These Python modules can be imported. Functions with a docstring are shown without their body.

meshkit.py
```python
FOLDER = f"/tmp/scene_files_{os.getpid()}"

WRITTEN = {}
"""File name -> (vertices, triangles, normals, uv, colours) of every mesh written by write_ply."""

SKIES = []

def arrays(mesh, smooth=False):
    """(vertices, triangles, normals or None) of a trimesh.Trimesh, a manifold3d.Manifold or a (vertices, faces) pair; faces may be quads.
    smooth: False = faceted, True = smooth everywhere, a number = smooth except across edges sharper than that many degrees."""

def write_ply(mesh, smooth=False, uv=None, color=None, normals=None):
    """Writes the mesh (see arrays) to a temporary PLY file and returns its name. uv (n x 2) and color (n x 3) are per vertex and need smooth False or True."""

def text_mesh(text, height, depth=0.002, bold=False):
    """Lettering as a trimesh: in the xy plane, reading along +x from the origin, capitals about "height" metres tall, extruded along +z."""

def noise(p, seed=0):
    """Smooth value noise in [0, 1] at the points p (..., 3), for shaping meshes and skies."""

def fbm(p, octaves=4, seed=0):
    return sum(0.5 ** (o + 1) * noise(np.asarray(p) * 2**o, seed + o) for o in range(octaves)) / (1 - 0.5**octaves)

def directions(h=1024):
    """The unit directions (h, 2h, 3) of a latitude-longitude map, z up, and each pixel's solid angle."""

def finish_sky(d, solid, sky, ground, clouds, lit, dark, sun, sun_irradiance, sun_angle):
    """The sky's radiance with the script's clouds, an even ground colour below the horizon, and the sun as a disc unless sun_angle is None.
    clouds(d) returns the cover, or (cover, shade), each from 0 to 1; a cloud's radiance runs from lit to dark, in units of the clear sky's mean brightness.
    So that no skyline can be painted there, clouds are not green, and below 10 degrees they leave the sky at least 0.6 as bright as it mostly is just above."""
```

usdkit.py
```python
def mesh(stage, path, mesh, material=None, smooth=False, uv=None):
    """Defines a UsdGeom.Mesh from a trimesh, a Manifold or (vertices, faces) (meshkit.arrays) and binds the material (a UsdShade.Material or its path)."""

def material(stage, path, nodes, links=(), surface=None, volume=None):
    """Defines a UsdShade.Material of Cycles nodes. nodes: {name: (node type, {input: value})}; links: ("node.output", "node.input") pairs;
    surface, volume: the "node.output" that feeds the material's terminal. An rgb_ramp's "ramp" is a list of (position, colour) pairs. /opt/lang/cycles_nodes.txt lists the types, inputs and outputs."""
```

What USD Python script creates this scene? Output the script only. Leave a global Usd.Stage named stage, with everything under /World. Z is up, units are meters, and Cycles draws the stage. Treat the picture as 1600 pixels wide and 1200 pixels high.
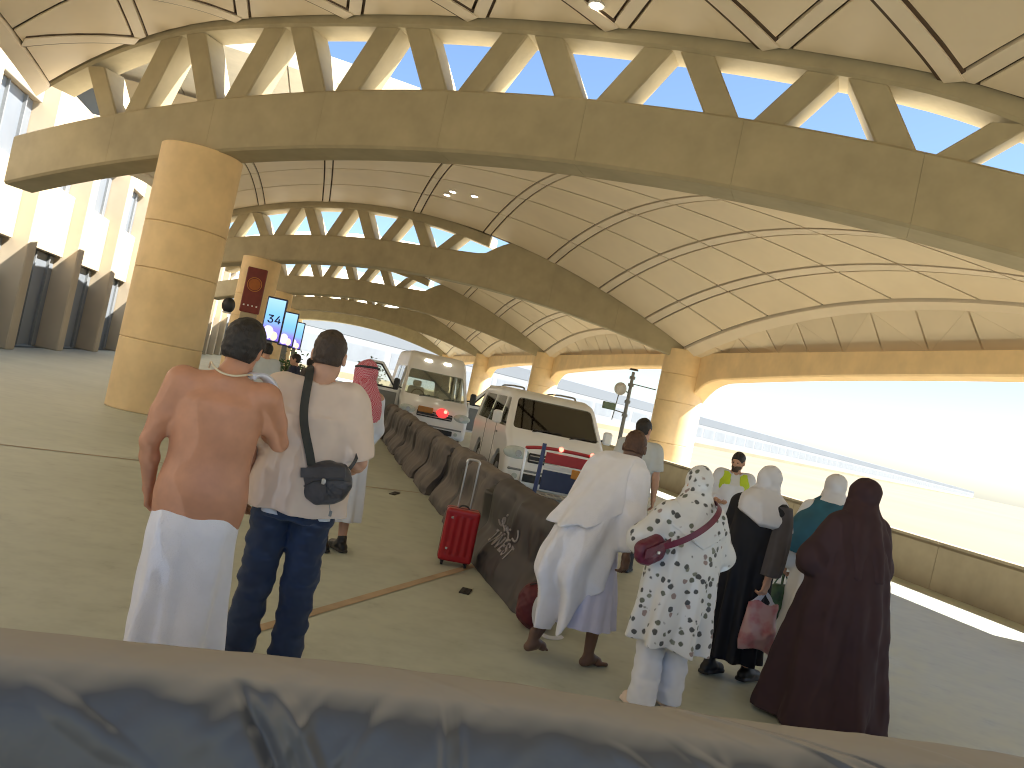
import math, random
import numpy as np, trimesh, manifold3d, usdkit, meshkit
from shapely.geometry import Polygon
from scipy.ndimage import zoom as nd_zoom
from scipy.interpolate import PchipInterpolator
from pxr import Usd, UsdGeom, UsdLux, UsdShade, Gf, Sdf, Vt

random.seed(5)
RNG = np.random.default_rng(5)
stage = Usd.Stage.CreateInMemory()
UsdGeom.SetStageUpAxis(stage, UsdGeom.Tokens.z)
UsdGeom.SetStageMetersPerUnit(stage, 1.0)
UsdGeom.Xform.Define(stage, '/World')
UsdGeom.Scope.Define(stage, '/World/Looks')

# ------------------------------------------------------------------ camera, sky, sun
EYE = 1.70
EXPOSURE = 2.1
SUN_EL, SUN_AZ = math.radians(50), math.radians(108)     # azimuth = atan2(x, y)
YAW, PITCH, ROLL = math.radians(13.29), math.radians(1.02), math.radians(11.98)
_f = np.array([math.sin(YAW) * math.cos(PITCH), math.cos(YAW) * math.cos(PITCH), math.sin(PITCH)])
_r = np.array([math.cos(YAW), -math.sin(YAW), 0]); _u = np.cross(_r, _f)
_c, _s = math.cos(ROLL), math.sin(ROLL)
_r2, _u2 = _r * _c + _u * _s, -_r * _s + _u * _c
cam = UsdGeom.Camera.Define(stage, '/World/camera')
cam.AddTransformOp().Set(Gf.Matrix4d(*_r2, 0, *_u2, 0, *(-_f), 0, 0, 0, EYE, 1))
cam.CreateHorizontalApertureAttr(36.0); cam.CreateVerticalApertureAttr(27.0)
cam.CreateFocalLengthAttr(36.0 * 1293 / 1600)
cam.CreateClippingRangeAttr(Gf.Vec2f(0.05, 5000))
cam.CreateExposureAttr(EXPOSURE)

sky = UsdLux.DomeLight.Define(stage, '/World/sky')
sky_mat = usdkit.material(stage, '/World/Looks/sky_air', {
    'sky': ('sky_texture', {'sky_type': 'single_scattering', 'sun_disc': False, 'sun_elevation': SUN_EL, 'sun_rotation': SUN_AZ,
                            'air_density': 1.0, 'aerosol_density': 0.9, 'ozone_density': 4.0}),
    'bg': ('background_shader', {'strength': 0.062})}, [('sky.color', 'bg.color')], surface='bg.background')
UsdShade.MaterialBindingAPI.Apply(sky.GetPrim()).Bind(sky_mat)
sky.GetPrim().SetCustomDataByKey('kind', 'structure')
sun = UsdLux.DistantLight.Define(stage, '/World/sun')
sun.CreateIntensityAttr(1.25); sun.CreateAngleAttr(0.5); sun.CreateNormalizeAttr(True); sun.CreateColorAttr(Gf.Vec3f(1, .965, .91))
_d = np.array([math.sin(SUN_AZ) * math.cos(SUN_EL), math.cos(SUN_AZ) * math.cos(SUN_EL), math.sin(SUN_EL)])
_x = np.cross([0, 0, 1.0], _d); _x /= np.linalg.norm(_x); _y = np.cross(_d, _x)
sun.AddTransformOp().Set(Gf.Matrix4d(*_x, 0, *_y, 0, *_d, 0, 0, 0, 50, 1))

# ------------------------------------------------------------------ scene helpers
_names = {}
def numbered(path):
    k = _names.get(path, 0); _names[path] = k + 1
    return path if k == 0 else f'{path}_{k:03d}'

def tag(prim, label=None, cat=None, group=None, kind=None):
    p = prim.GetPrim() if hasattr(prim, 'GetPrim') else prim
    for k, v in (('label', label), ('category', cat), ('group', group), ('kind', kind)):
        if v: p.SetCustomDataByKey(k, v)
    return p

def thing(name, label, cat, loc=(0, 0, 0), rotz=0.0, group=None):
    x = UsdGeom.Xform.Define(stage, numbered('/World/' + name))
    x.AddTranslateOp().Set(Gf.Vec3d(*map(float, loc))); x.AddRotateZOp().Set(float(rotz))
    return tag(x, label, cat, group)

def obj(name, mesh, m, parent=None, smooth=30, label=None):
    base = parent.GetPath().pathString if parent is not None else '/World'
    me = usdkit.mesh(stage, numbered(base + '/' + name), mesh, m, smooth=smooth)
    if label: tag(me, label)
    return me.GetPrim()

def copy_of(root, loc, rotz, label, group=None):
    name = root.GetName().rstrip('0123456789').rstrip('_')
    cd = root.GetCustomData()
    r = thing(name, label, cd['category'], loc, rotz, group or cd.get('group'))
    r.GetReferences().AddInternalReference(root.GetPath()); r.SetInstanceable(True)
    return r

cat_ = trimesh.util.concatenate
def box(size, c=(0, 0, 0), bevel=0.0, rot=None):
    sx, sy, sz = size
    if bevel > 0:
        b = min(bevel, min(size) * .45)
        pts = []
        for i in (-1, 1):
            for j in (-1, 1):
                for k in (-1, 1):
                    x, y, z = i * sx / 2, j * sy / 2, k * sz / 2
                    pts += [(x - i * b, y - j * b, z), (x - i * b, y, z - k * b), (x, y - j * b, z - k * b)]
        m = trimesh.convex.convex_hull(np.array(pts))
    else:
        m = trimesh.creation.box(size)
    if rot is not None: m.apply_transform(rot)
    m.apply_translation(c)
    return m
def rotm(axis, deg): return trimesh.transformations.rotation_matrix(math.radians(deg), axis)
def cyl(r, a, b, n=20, r2=None):
    a, b = np.array(a, float), np.array(b, float); r2 = r if r2 is None else r2
    d = b - a; L = np.linalg.norm(d); d /= L
    x = np.cross(d, [0, 0, 1.0] if abs(d[2]) < .9 else [1.0, 0, 0]); x /= np.linalg.norm(x); y = np.cross(d, x)
    t = np.linspace(0, 2 * np.pi, n, endpoint=False)
    ring = np.outer(np.cos(t), x) + np.outer(np.sin(t), y)
    v = np.vstack([a + ring * r, b + ring * r2, [a], [b]])
    i = np.arange(n); j = (i + 1) % n
    f = np.vstack([np.c_[i, i + n, j], np.c_[j, i + n, j + n], np.c_[np.full(n, 2 * n), i, j], np.c_[np.full(n, 2 * n + 1), j + n, i + n]])
    m = trimesh.Trimesh(v, f, process=False); m.fix_normals(); return m
def tube(pts, r, n=10):
    pts = np.array(pts, float); N = len(pts)
    rr = np.broadcast_to(np.asarray(r, float), (N,))
    T = np.gradient(pts, axis=0); T /= np.linalg.norm(T, axis=1, keepdims=True)
    x = np.cross(T[0], [0, 0, 1.0] if abs(T[0][2]) < .9 else [1.0, 0, 0]); x /= np.linalg.norm(x)
    V = []; t = np.linspace(0, 2 * np.pi, n, endpoint=False)
    for k in range(N):
        x = x - T[k] * (x @ T[k]); x /= np.linalg.norm(x); y = np.cross(T[k], x)
        V.append(pts[k] + rr[k] * (np.outer(np.cos(t), x) + np.outer(np.sin(t), y)))
    V = np.vstack(V + [pts[:1], pts[-1:]]); F = []
    i = np.arange(n); j = (i + 1) % n
    for k in range(N - 1):
        a = k * n; F += [np.c_[a + i, a + j, a + n + j], np.c_[a + i, a + n + j, a + n + i]]
    F += [np.c_[np.full(n, N * n), j, i], np.c_[np.full(n, N * n + 1), (N - 1) * n + i, (N - 1) * n + j]]
    return trimesh.Trimesh(V, np.vstack(F), process=False)
def smooth_path(pts, n=24):
    pts = np.array(pts, float); t = np.r_[0, np.cumsum(np.linalg.norm(np.diff(pts, axis=0), axis=1))]
    from scipy.interpolate import CubicSpline
    return CubicSpline(t, pts)(np.linspace(0, t[-1], n))
def strap(pts, w, th, nrm, n=40):
    """A flat ribbon along a path; nrm(p) gives the outward direction at p."""
    P = smooth_path(pts, n); T = np.gradient(P, axis=0); T /= np.linalg.norm(T, axis=1, keepdims=True)
    V = []
    for p, t in zip(P, T):
        o = np.asarray(nrm(p), float); o -= t * (o @ t); o /= np.linalg.norm(o); s = np.cross(t, o)
        V += [p - s * w / 2, p + s * w / 2, p + s * w / 2 + o * th, p - s * w / 2 + o * th]
    F = []
    for k in range(n - 1):
        for i in range(4):
            a, b = k * 4 + i, k * 4 + (i + 1) % 4; F += [(a, b, b + 4), (a, b + 4, a + 4)]
    F += [(0, 2, 1), (0, 3, 2), (4 * n - 4, 4 * n - 3, 4 * n - 2), (4 * n - 4, 4 * n - 2, 4 * n - 1)]
    m = trimesh.Trimesh(np.array(V), F, process=False); m.fix_normals(); return m
def slab(fn, us, vs, thick):
    """Closed slab over a parameter grid: fn(u, v) -> lower point; the upper skin is "thick" above along z (or a vector)."""
    U, V = np.meshgrid(us, vs, indexing='ij'); P = fn(U.ravel(), V.ravel()); n, m = len(us), len(vs)
    up = np.asarray(thick, float) if np.ndim(thick) else np.array([0, 0, thick])
    Q = P + up; N = n * m; F = []
    idx = np.arange(N).reshape(n, m)
    a, b, c, d = idx[:-1, :-1].ravel(), idx[1:, :-1].ravel(), idx[1:, 1:].ravel(), idx[:-1, 1:].ravel()
    F += [np.c_[a, c, b], np.c_[a, d, c], np.c_[a, b, c] + N, np.c_[a, c, d] + N]
    ring = np.r_[idx[:, 0], idx[-1, 1:], idx[-2::-1, -1], idx[0, -2:0:-1]]; r2 = np.roll(ring, -1)
    F += [np.c_[ring, r2, r2 + N], np.c_[ring, r2 + N, ring + N]]
    mm = trimesh.Trimesh(np.vstack([P, Q]), np.vstack(F), process=False); mm.fix_normals(); return mm

# ------------------------------------------------------------------ materials
def mat(name, c, rough=.6, var=.15, scale=6.0, bump=0.0, bscale=40.0, metal=0.0, spec=.5, c2=None, detail=6, sheen=0.0, coords='object', dist=.01, stretch=(1, 1, 1), rnd=0.0):
    c = np.array(c, float); d = np.array(c2, float) if c2 is not None else c * (1 - var)
    e = c * (1 + var * .6) if c2 is None else c
    n = {'tc': ('texture_coordinate', {}), 'geo': ('geometry', {}), 'map': ('mapping', {'scale': stretch}),
         'n1': ('noise_texture', {'scale': scale, 'detail': detail, 'roughness': .62}),
         'rr': ('rgb_ramp', {'ramp': [(.28, d), (.72, e)]}),
         'p': ('principled_bsdf', {'roughness': rough, 'metallic': metal, 'specular_ior_level': spec, 'sheen_weight': sheen})}
    l = [('tc.object' if coords == 'object' else 'geo.position', 'map.vector'), ('map.vector', 'n1.vector'), ('n1.fac', 'rr.fac')]
    out = 'rr.color'
    if rnd:
        n['oi'] = ('object_info', {}); n['mr'] = ('map_range', {'from_min': 0., 'from_max': 1., 'to_min': 1 - rnd, 'to_max': 1 + rnd})
        n['hs'] = ('hsv', {}); l += [('oi.random', 'mr.value'), ('mr.result', 'hs.value'), ('rr.color', 'hs.color')]; out = 'hs.color'
    l += [(out, 'p.base_color')]
    if bump:
        n['n2'] = ('noise_texture', {'scale': bscale, 'detail': 4, 'roughness': .6}); n['b'] = ('bump', {'strength': bump, 'distance': dist})
        l += [('map.vector', 'n2.vector'), ('n2.fac', 'b.height'), ('b.normal', 'p.normal')]
    return usdkit.material(stage, '/World/Looks/' + name, n, l, surface='p.BSDF')

def glow(name, c, s):
    return usdkit.material(stage, '/World/Looks/' + name, {'p': ('principled_bsdf', {'base_color': c, 'roughness': .4, 'emission_color': c, 'emission_strength': s})}, [], surface='p.BSDF')

M = {}
M['concrete'] = mat('concrete', (.44, .37, .23), .75, .16, 1.3, .12, 14, coords='world')
M['ceiling'] = mat('ceiling', (.80, .665, .47), .55, .06, .7, .04, 8, coords='world', rnd=.05)
M['rib'] = mat('ceiling_rib', (.80, .68, .51), .55, .06, 1.0, coords='world')
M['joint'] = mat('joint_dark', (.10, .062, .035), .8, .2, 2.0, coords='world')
M['seam'] = mat('seam_backing', (.13, .095, .062), .8, .2, 2.0, coords='world')
M['roofskin'] = mat('roof_skin', (.74, .68, .55), .7, .1, .5, coords='world')
M['column'] = mat('column_stone', (.88, .64, .34), .6, .14, 1.6, .08, 12, coords='world')
M['sand'] = mat('sand', (.205, .170, .108), .95, .18, .05, .2, 3, coords='world')
M['wall'] = mat('parapet', (.34, .28, .19), .85, .16, 2.0, .2, 20, coords='world')
M['facade'] = mat('facade', (.50, .41, .28), .7, .1, .6, coords='world', rnd=.06)
M['farwall'] = mat('far_wall', (.185, .20, .215), .7, .1, .05, coords='world')
M['farroof'] = mat('far_roof', (.115, .13, .145), .6, .08, .05, coords='world')
M['farglass'] = mat('far_glass', (.165, .182, .20), .4, .15, .3, coords='world')
M['line'] = mat('joint_filler', (.42, .31, .20), .8, .25, 3.0, coords='world')
M['darkmark'] = mat('drain_iron', (.03, .028, .025), .7, .2, 9)
M['white_paint'] = mat('white_paint', (.85, .84, .82), .28, .04, 1.5, spec=.5)
M['chrome'] = mat('chrome', (.75, .75, .75), .18, .03, 3, metal=1.0)
M['alu'] = mat('aluminium', (.62, .62, .62), .35, .06, 5, metal=1.0)
M['rubber'] = mat('rubber', (.018, .018, .018), .8, .2, 20)
M['blackplastic'] = mat('black_plastic', (.025, .025, .027), .45, .2, 12)
M['greymetal'] = mat('grey_metal', (.22, .23, .23), .5, .12, 8)
M['greenbox'] = mat('green_box', (.13, .19, .12), .5, .1, 8)
M['lampwhite'] = mat('lamp_housing', (.6, .58, .55), .4, .05, 8)
M['seat'] = mat('seat_cloth', (.46, .46, .42), .9, .15, 20)
M['red_case'] = mat('red_case', (.36, .012, .018), .33, .12, 9, .05, 60)
M['bag_red'] = mat('dark_red_bag', (.10, .010, .018), .6, .3, 9, .1, 60)
M['blue'] = mat('blue_enamel', (.05, .075, .19), .4, .15, 10)
M['redpanel'] = mat('red_panel', (.42, .035, .04), .4, .15, 10)
M['orange'] = mat('orange_panel', (.62, .27, .04), .45, .15, 10)
M['navypanel'] = mat('navy_panel', (.035, .05, .12), .4, .15, 10)
M['whitepanel'] = mat('white_panel', (.75, .75, .75), .45, .05, 10)
M['amber'] = mat('amber_lens', (.45, .20, .05), .2, .1, 20)
M['lens'] = mat('lamp_lens', (.55, .60, .56), .08, .1, 20)
M['redlens'] = glow('red_lamp', (.85, .03, .03), .55)
M['redlight'] = glow('red_bulb', (1.0, .12, .08), 1.6)
M['rooflamp'] = glow('roof_lamp', (1.0, .93, .74), 3.5)
M['downlight'] = glow('downlight', (1.0, .92, .72), 7.0)
M['skin1'] = mat('skin_tan', (.54, .30, .195), .5, .12, 14, .06, 160)
M['skin2'] = mat('skin_brown', (.13, .068, .042), .5, .15, 14, .06, 160)
M['skin3'] = mat('skin_olive', (.54, .255, .145), .5, .14, 9, .06, 160)
M['hair'] = mat('hair_dark', (.018, .013, .010), .55, .4, 60, .5, 220, stretch=(1, 1, .35))
M['hairbrown'] = mat('hair_brown', (.050, .030, .018), .55, .4, 60, .5, 220, stretch=(1, 1, .35))
M['hairshort'] = mat('hair_cropped', (.085, .036, .017), .6, .35, 50, .4, 260)
M['beard'] = mat('beard', (.07, .045, .03), .7, .4, 60, .4, 220)
M['eye'] = mat('eye_dark', (.03, .025, .02), .15, .3, 60)
M['shirt'] = mat('beige_cotton', (.70, .56, .455), .9, .07, 7, .12, 380, sheen=.15)
M['cream'] = mat('cream_cotton', (.66, .57, .40), .9, .07, 7, .12, 380)
M['denim'] = mat('blue_denim', (.022, .042, .095), .85, .45, 5, .2, 420, c2=(.011, .020, .050), sheen=.1)
M['towel'] = mat('white_towel', (.80, .79, .83), .95, .05, 8, .35, 220, sheen=.25)
M['towel2'] = mat('lilac_white_towel', (.62, .61, .76), .95, .05, 8, .35, 220, sheen=.25)
M['thobe'] = mat('white_thobe', (.69, .70, .74), .85, .05, 6, .08, 300)
M['khimar'] = mat('white_khimar', (.63, .62, .64), .9, .06, 7, .1, 300)
M['black_cloth'] = mat('black_cloth', (.010, .010, .014), .9, .3, 6, .1, 300)
M['charcoal'] = mat('charcoal_cloth', (.085, .075, .078), .9, .2, 6, .1, 300)
M['maroon'] = mat('maroon_cloth', (.040, .017, .020), .88, .2, 6, .1, 300)
M['grey_shirt'] = mat('pale_grey_shirt', (.56, .58, .575), .85, .08, 6, .1, 300)
M['dark_trousers'] = mat('dark_trousers', (.045, .05, .062), .85, .2, 6, .1, 300)
M['navy_cloth'] = mat('navy_cloth', (.022, .026, .058), .85, .2, 6)
M['leather'] = mat('dark_leather', (.055, .052, .055), .42, .25, 18, .25, 120)
M['strap'] = mat('olive_strap', (.045, .045, .035), .7, .2, 30, .2, 300)
M['shoe'] = mat('black_shoe', (.015, .014, .014), .45, .2, 20)
M['teal'] = mat('teal_cloth', (.015, .105, .165), .7, .3, 6, .1, 120)
M['hivis'] = mat('lime_vest', (.50, .66, .03), .7, .1, 10)
M['burgundy'] = mat('burgundy_leather', (.125, .012, .035), .4, .25, 14, .2, 90)
M['leaf'] = mat('leaf', (.06, .13, .035), .5, .4, 9)
M['stem'] = mat('stem', (.10, .07, .04), .8, .2, 12)
M['pot'] = mat('planter', (.30, .26, .20), .7, .1, 6)
M['letter'] = mat('faded_lettering', (.34, .31, .31), .8, .35, 30)
M['ink'] = mat('screen_ink', (.03, .05, .16), .5, .1, 10)

# pavement: greenish beige concrete, blotchy, worn
M['pavement'] = usdkit.material(stage, '/World/Looks/pavement', {
    'g': ('geometry', {}), 'n1': ('noise_texture', {'scale': .35, 'detail': 5, 'roughness': .6}), 'n2': ('noise_texture', {'scale': 3.5, 'detail': 8, 'roughness': .7}),
    'n3': ('noise_texture', {'scale': 70., 'detail': 3}), 'r1': ('rgb_ramp', {'ramp': [(.3, (.43, .455, .375)), (.7, (.51, .53, .445))]}),
    'r2': ('rgb_ramp', {'ramp': [(.27, (.62, .61, .58)), (.40, (.88, .88, .87)), (.55, (1., 1., 1.)), (.75, (1.10, 1.08, 1.04))]}),
    'mx': ('mix_color', {'blend_type': 'multiply', 'fac': 1.0, 'use_clamp': False}), 'b': ('bump', {'strength': .15, 'distance': .004}),
    'rr': ('map_range', {'from_min': .3, 'from_max': .7, 'to_min': .42, 'to_max': .62}),
    'p': ('principled_bsdf', {'specular_ior_level': .4})},
    [('g.position', 'n1.vector'), ('g.position', 'n2.vector'), ('g.position', 'n3.vector'), ('n1.fac', 'r1.fac'), ('n2.fac', 'r2.fac'), ('r1.color', 'mx.a'), ('r2.color', 'mx.b'),
     ('mx.result', 'p.base_color'), ('n3.fac', 'b.height'), ('b.normal', 'p.normal'), ('n2.fac', 'rr.value'), ('rr.result', 'p.roughness')], surface='p.BSDF')

# dusty black sheeting over the barriers: dusty in patches and on top; the vinyl top is painted lit
def sheeting(name, dark, dust_and_lit, rough, lo, hi, up=0.0, amt=1.0):
    return usdkit.material(stage, '/World/Looks/' + name, {
        'g': ('geometry', {}), 'n1': ('noise_texture', {'scale': 2.2, 'detail': 7, 'roughness': .65}), 'n2': ('noise_texture', {'scale': 38., 'detail': 4}),
        'na': ('math', {'math_type': 'multiply', 'value2': amt}), 'sx': ('separate_xyz', {}), 'ma': ('math', {'math_type': 'multiply_add', 'value2': up}), 'mr': ('map_range', {'from_min': lo, 'from_max': hi, 'to_min': 0., 'to_max': 1., 'clamp': True}),
        'mx': ('mix_color', {'a': dark, 'b': dust_and_lit}), 'b': ('bump', {'strength': .12, 'distance': .006}), 'rg': ('map_range', {'from_min': 0., 'from_max': 1., 'to_min': rough, 'to_max': min(rough + .3, .95)}),
        'p': ('principled_bsdf', {'specular_ior_level': .5})},
        [('g.position', 'n1.vector'), ('g.position', 'n2.vector'), ('g.normal', 'sx.vector'), ('sx.z', 'ma.value1'), ('n1.fac', 'na.value1'), ('na.value', 'ma.value3'), ('ma.value', 'mr.value'), ('mr.result', 'mx.fac'),
         ('mx.result', 'p.base_color'), ('n2.fac', 'b.height'), ('b.normal', 'p.normal'), ('mr.result', 'rg.value'), ('rg.result', 'p.roughness')], surface='p.BSDF')
M['dusty'] = sheeting('dusty_sheeting', (.040, .034, .034), (.175, .148, .130), .5, .36, .84, .42)
M['dusty_dark'] = sheeting('dark_sheeting', (.022, .020, .022), (.085, .072, .068), .45, .36, .86, .30)
M['gap_cloth'] = mat('black_sheeting', (.012, .011, .012), .5, .3, 6, .1, 40, coords='world')
M['vinyl'] = sheeting('black_vinyl', (.064, .063, .063), (.37, .33, .27), .40, .74, 1.24, 1.15, .05)  # tan band on upward faces: light from above put into the colour

M['glass'] = usdkit.material(stage, '/World/Looks/window_glass', {
    'f0': ('fresnel', {'IOR': 1.5}), 'f': ('math', {'math_type': 'add', 'value2': .07}), 't': ('transparent_bsdf', {'color': (.90, .94, .90)}), 'gl': ('glossy_bsdf', {'roughness': .03, 'color': (.9, .9, .9)}), 'm': ('mix_closure', {})},
    [('f0.fac', 'f.value1'), ('f.value', 'm.fac'), ('t.BSDF', 'm.closure1'), ('gl.BSDF', 'm.closure2')], surface='m.closure')

# white cotton with small dark and olive flowers
M['floral'] = usdkit.material(stage, '/World/Looks/floral_cotton', {
    'tc': ('texture_coordinate', {}), 'w': ('noise_texture', {'scale': 26., 'detail': 2}), 'wm': ('vector_math', {'math_type': 'multiply_add', 'vector2': (.025, .025, .025)}),
    'v': ('voronoi_texture', {'scale': 19.0, 'randomness': .8}), 'lt': ('map_range', {'from_min': .27, 'from_max': .36, 'to_min': .92, 'to_max': 0., 'clamp': True}),
    'sc': ('separate_color', {}), 'rp': ('rgb_ramp', {'interpolate': False, 'ramp': [(0, (.028, .030, .025)), (.35, (.075, .085, .05)), (.6, (.025, .03, .032)), (.78, (.26, .18, .16)), (.9, (.16, .17, .12))]}),
    'mx': ('mix_color', {'a': (.66, .66, .65)}), 'n2': ('noise_texture', {'scale': 200.}), 'b': ('bump', {'strength': .1, 'distance': .004}), 'p': ('principled_bsdf', {'roughness': .9, 'sheen_weight': .15})},
    [('tc.object', 'w.vector'), ('w.color', 'wm.vector1'), ('tc.object', 'wm.vector3'), ('wm.vector', 'v.vector'), ('v.distance', 'lt.value'), ('v.color', 'sc.color'), ('sc.r', 'rp.fac'),
     ('lt.result', 'mx.fac'), ('rp.color', 'mx.b'), ('mx.result', 'p.base_color'), ('tc.object', 'n2.vector'), ('n2.fac', 'b.height'), ('b.normal', 'p.normal')], surface='p.BSDF')
# red and white checked headcloth
M['shemagh'] = usdkit.material(stage, '/World/Looks/checked_headcloth', {
    'tc': ('texture_coordinate', {}), 'c': ('checker_texture', {'scale': 90., 'color1': (.50, .055, .085), 'color2': (.62, .30, .32)}), 'p': ('principled_bsdf', {'roughness': .9})},
    [('tc.object', 'c.vector'), ('c.color', 'p.base_color')], surface='p.BSDF')
M['pinkplastic'] = usdkit.material(stage, '/World/Looks/pink_plastic', {
    'tc': ('texture_coordinate', {}), 'n': ('noise_texture', {'scale': 9., 'detail': 3}), 'r': ('rgb_ramp', {'ramp': [(.46, (.84, .58, .59)), (.62, (.72, .24, .28))]}),
    'p': ('principled_bsdf', {'roughness': .35}), 't': ('translucent_bsdf', {'color': (.7, .42, .42)}), 'm': ('mix_closure', {'fac': .35})},
    [('tc.object', 'n.vector'), ('n.fac', 'r.fac'), ('r.color', 'p.base_color'), ('p.BSDF', 'm.closure1'), ('t.BSDF', 'm.closure2')], surface='m.closure')
M['greenbag'] = mat('green_bag', (.05, .13, .06), .6, .5, 12, c2=(.02, .05, .04))

# ------------------------------------------------------------------ ground
def sheet(name, x0, x1, y0, y1, z, m, n=1):
    xs, ys = np.linspace(x0, x1, n + 1), np.linspace(y0, y1, n + 1)
    V = np.array([(x, y, z) for x in xs for y in ys]); F = []
    for i in range(n):
        for j in range(n):
            a = i * (n + 1) + j; F += [(a, a + n + 1, a + n + 2), (a, a + n + 2, a + 1)]
    o = obj(name, (V, np.array(F)), m, smooth=False); tag(o, kind='structure'); return o
sheet('ground', -3000, 3000, -3000, 3000, -.12, M['sand'])
pv = obj('pavement', slab(lambda u, v: np.c_[u, v, u * 0 - .2], np.linspace(-9.4, 10.74, 2), np.linspace(-14, 96, 2), .2), M['pavement'], smooth=False); tag(pv, kind='structure')
WALLX = 10.75

# ------------------------------------------------------------------ canopy geometry (skewed frames, domed bays)
XC, W, SK = 2.391, 9.735, math.radians(-35.1)
CS, SN = math.cos(SK), math.sin(SK)
YF = [-3.44, 13.51, 31.48, 48.44, 65.40, 82.35]
E_T, E_N = np.array([CS, SN, 0]), np.array([-SN, CS, 0])
def zb(u): return 5.535 - 1.16 * u * u
def z1(u, n):
    return 7.74 - .9 * (u + .25) ** 2 - 4.2 * np.maximum(0, np.abs(u + .05) - .6) ** 2 if n == 1 else 7.76 - 2.0 * (u + .2) ** 2
def ceil(u, v, n):
    u, v = np.broadcast_arrays(np.asarray(u, float), np.asarray(v, float))
    z = (1 - v) * (zb(u) + .08) + v * z1(u, n + 1) + 4 * v * (1 - v) * 1.15
    return np.stack([XC + W * CS * u, YF[n] + W * SN * u + (YF[n + 1] - YF[n]) * v, z], -1)
def on_frame(u, n, z, off=0.0):
    u, z = np.broadcast_arrays(np.asarray(u, float), np.asarray(z, float))
    return np.stack([XC + W * CS * u, YF[n] + W * SN * u, z], -1) + E_N * off
def moved(mesh, loc):
    mesh.apply_translation(-np.array(loc, float)); return mesh

def ring_loft(rings, cap=True):
    rings = np.array(rings); K, n, _ = rings.shape
    V = rings.reshape(-1, 3); i = np.arange(n); j = (i + 1) % n; F = []
    for k in range(K - 1):
        a = k * n; F += [np.c_[a + i, a + j, a + n + j], np.c_[a + i, a + n + j, a + n + i]]
    if cap:
        V = np.vstack([V, rings[0].mean(0), rings[-1].mean(0)]); c0, c1 = K * n, K * n + 1
        F += [np.c_[np.full(n, c0), j, i], np.c_[np.full(n, c1), (K - 1) * n + i, (K - 1) * n + j]]
    m = trimesh.Trimesh(V, np.vstack(F), process=False); m.fix_normals(); return m
def chord_ring(u, n, za, zc, D, c=.045):
    h = D / 2
    s = [(-h, za + c), (-h + c, za), (h - c, za), (h, za + c), (h, zc - c), (h - c, zc), (-h + c, zc), (-h, zc - c)]
    return [on_frame(u, n, z, o) for o, z in s]

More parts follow.
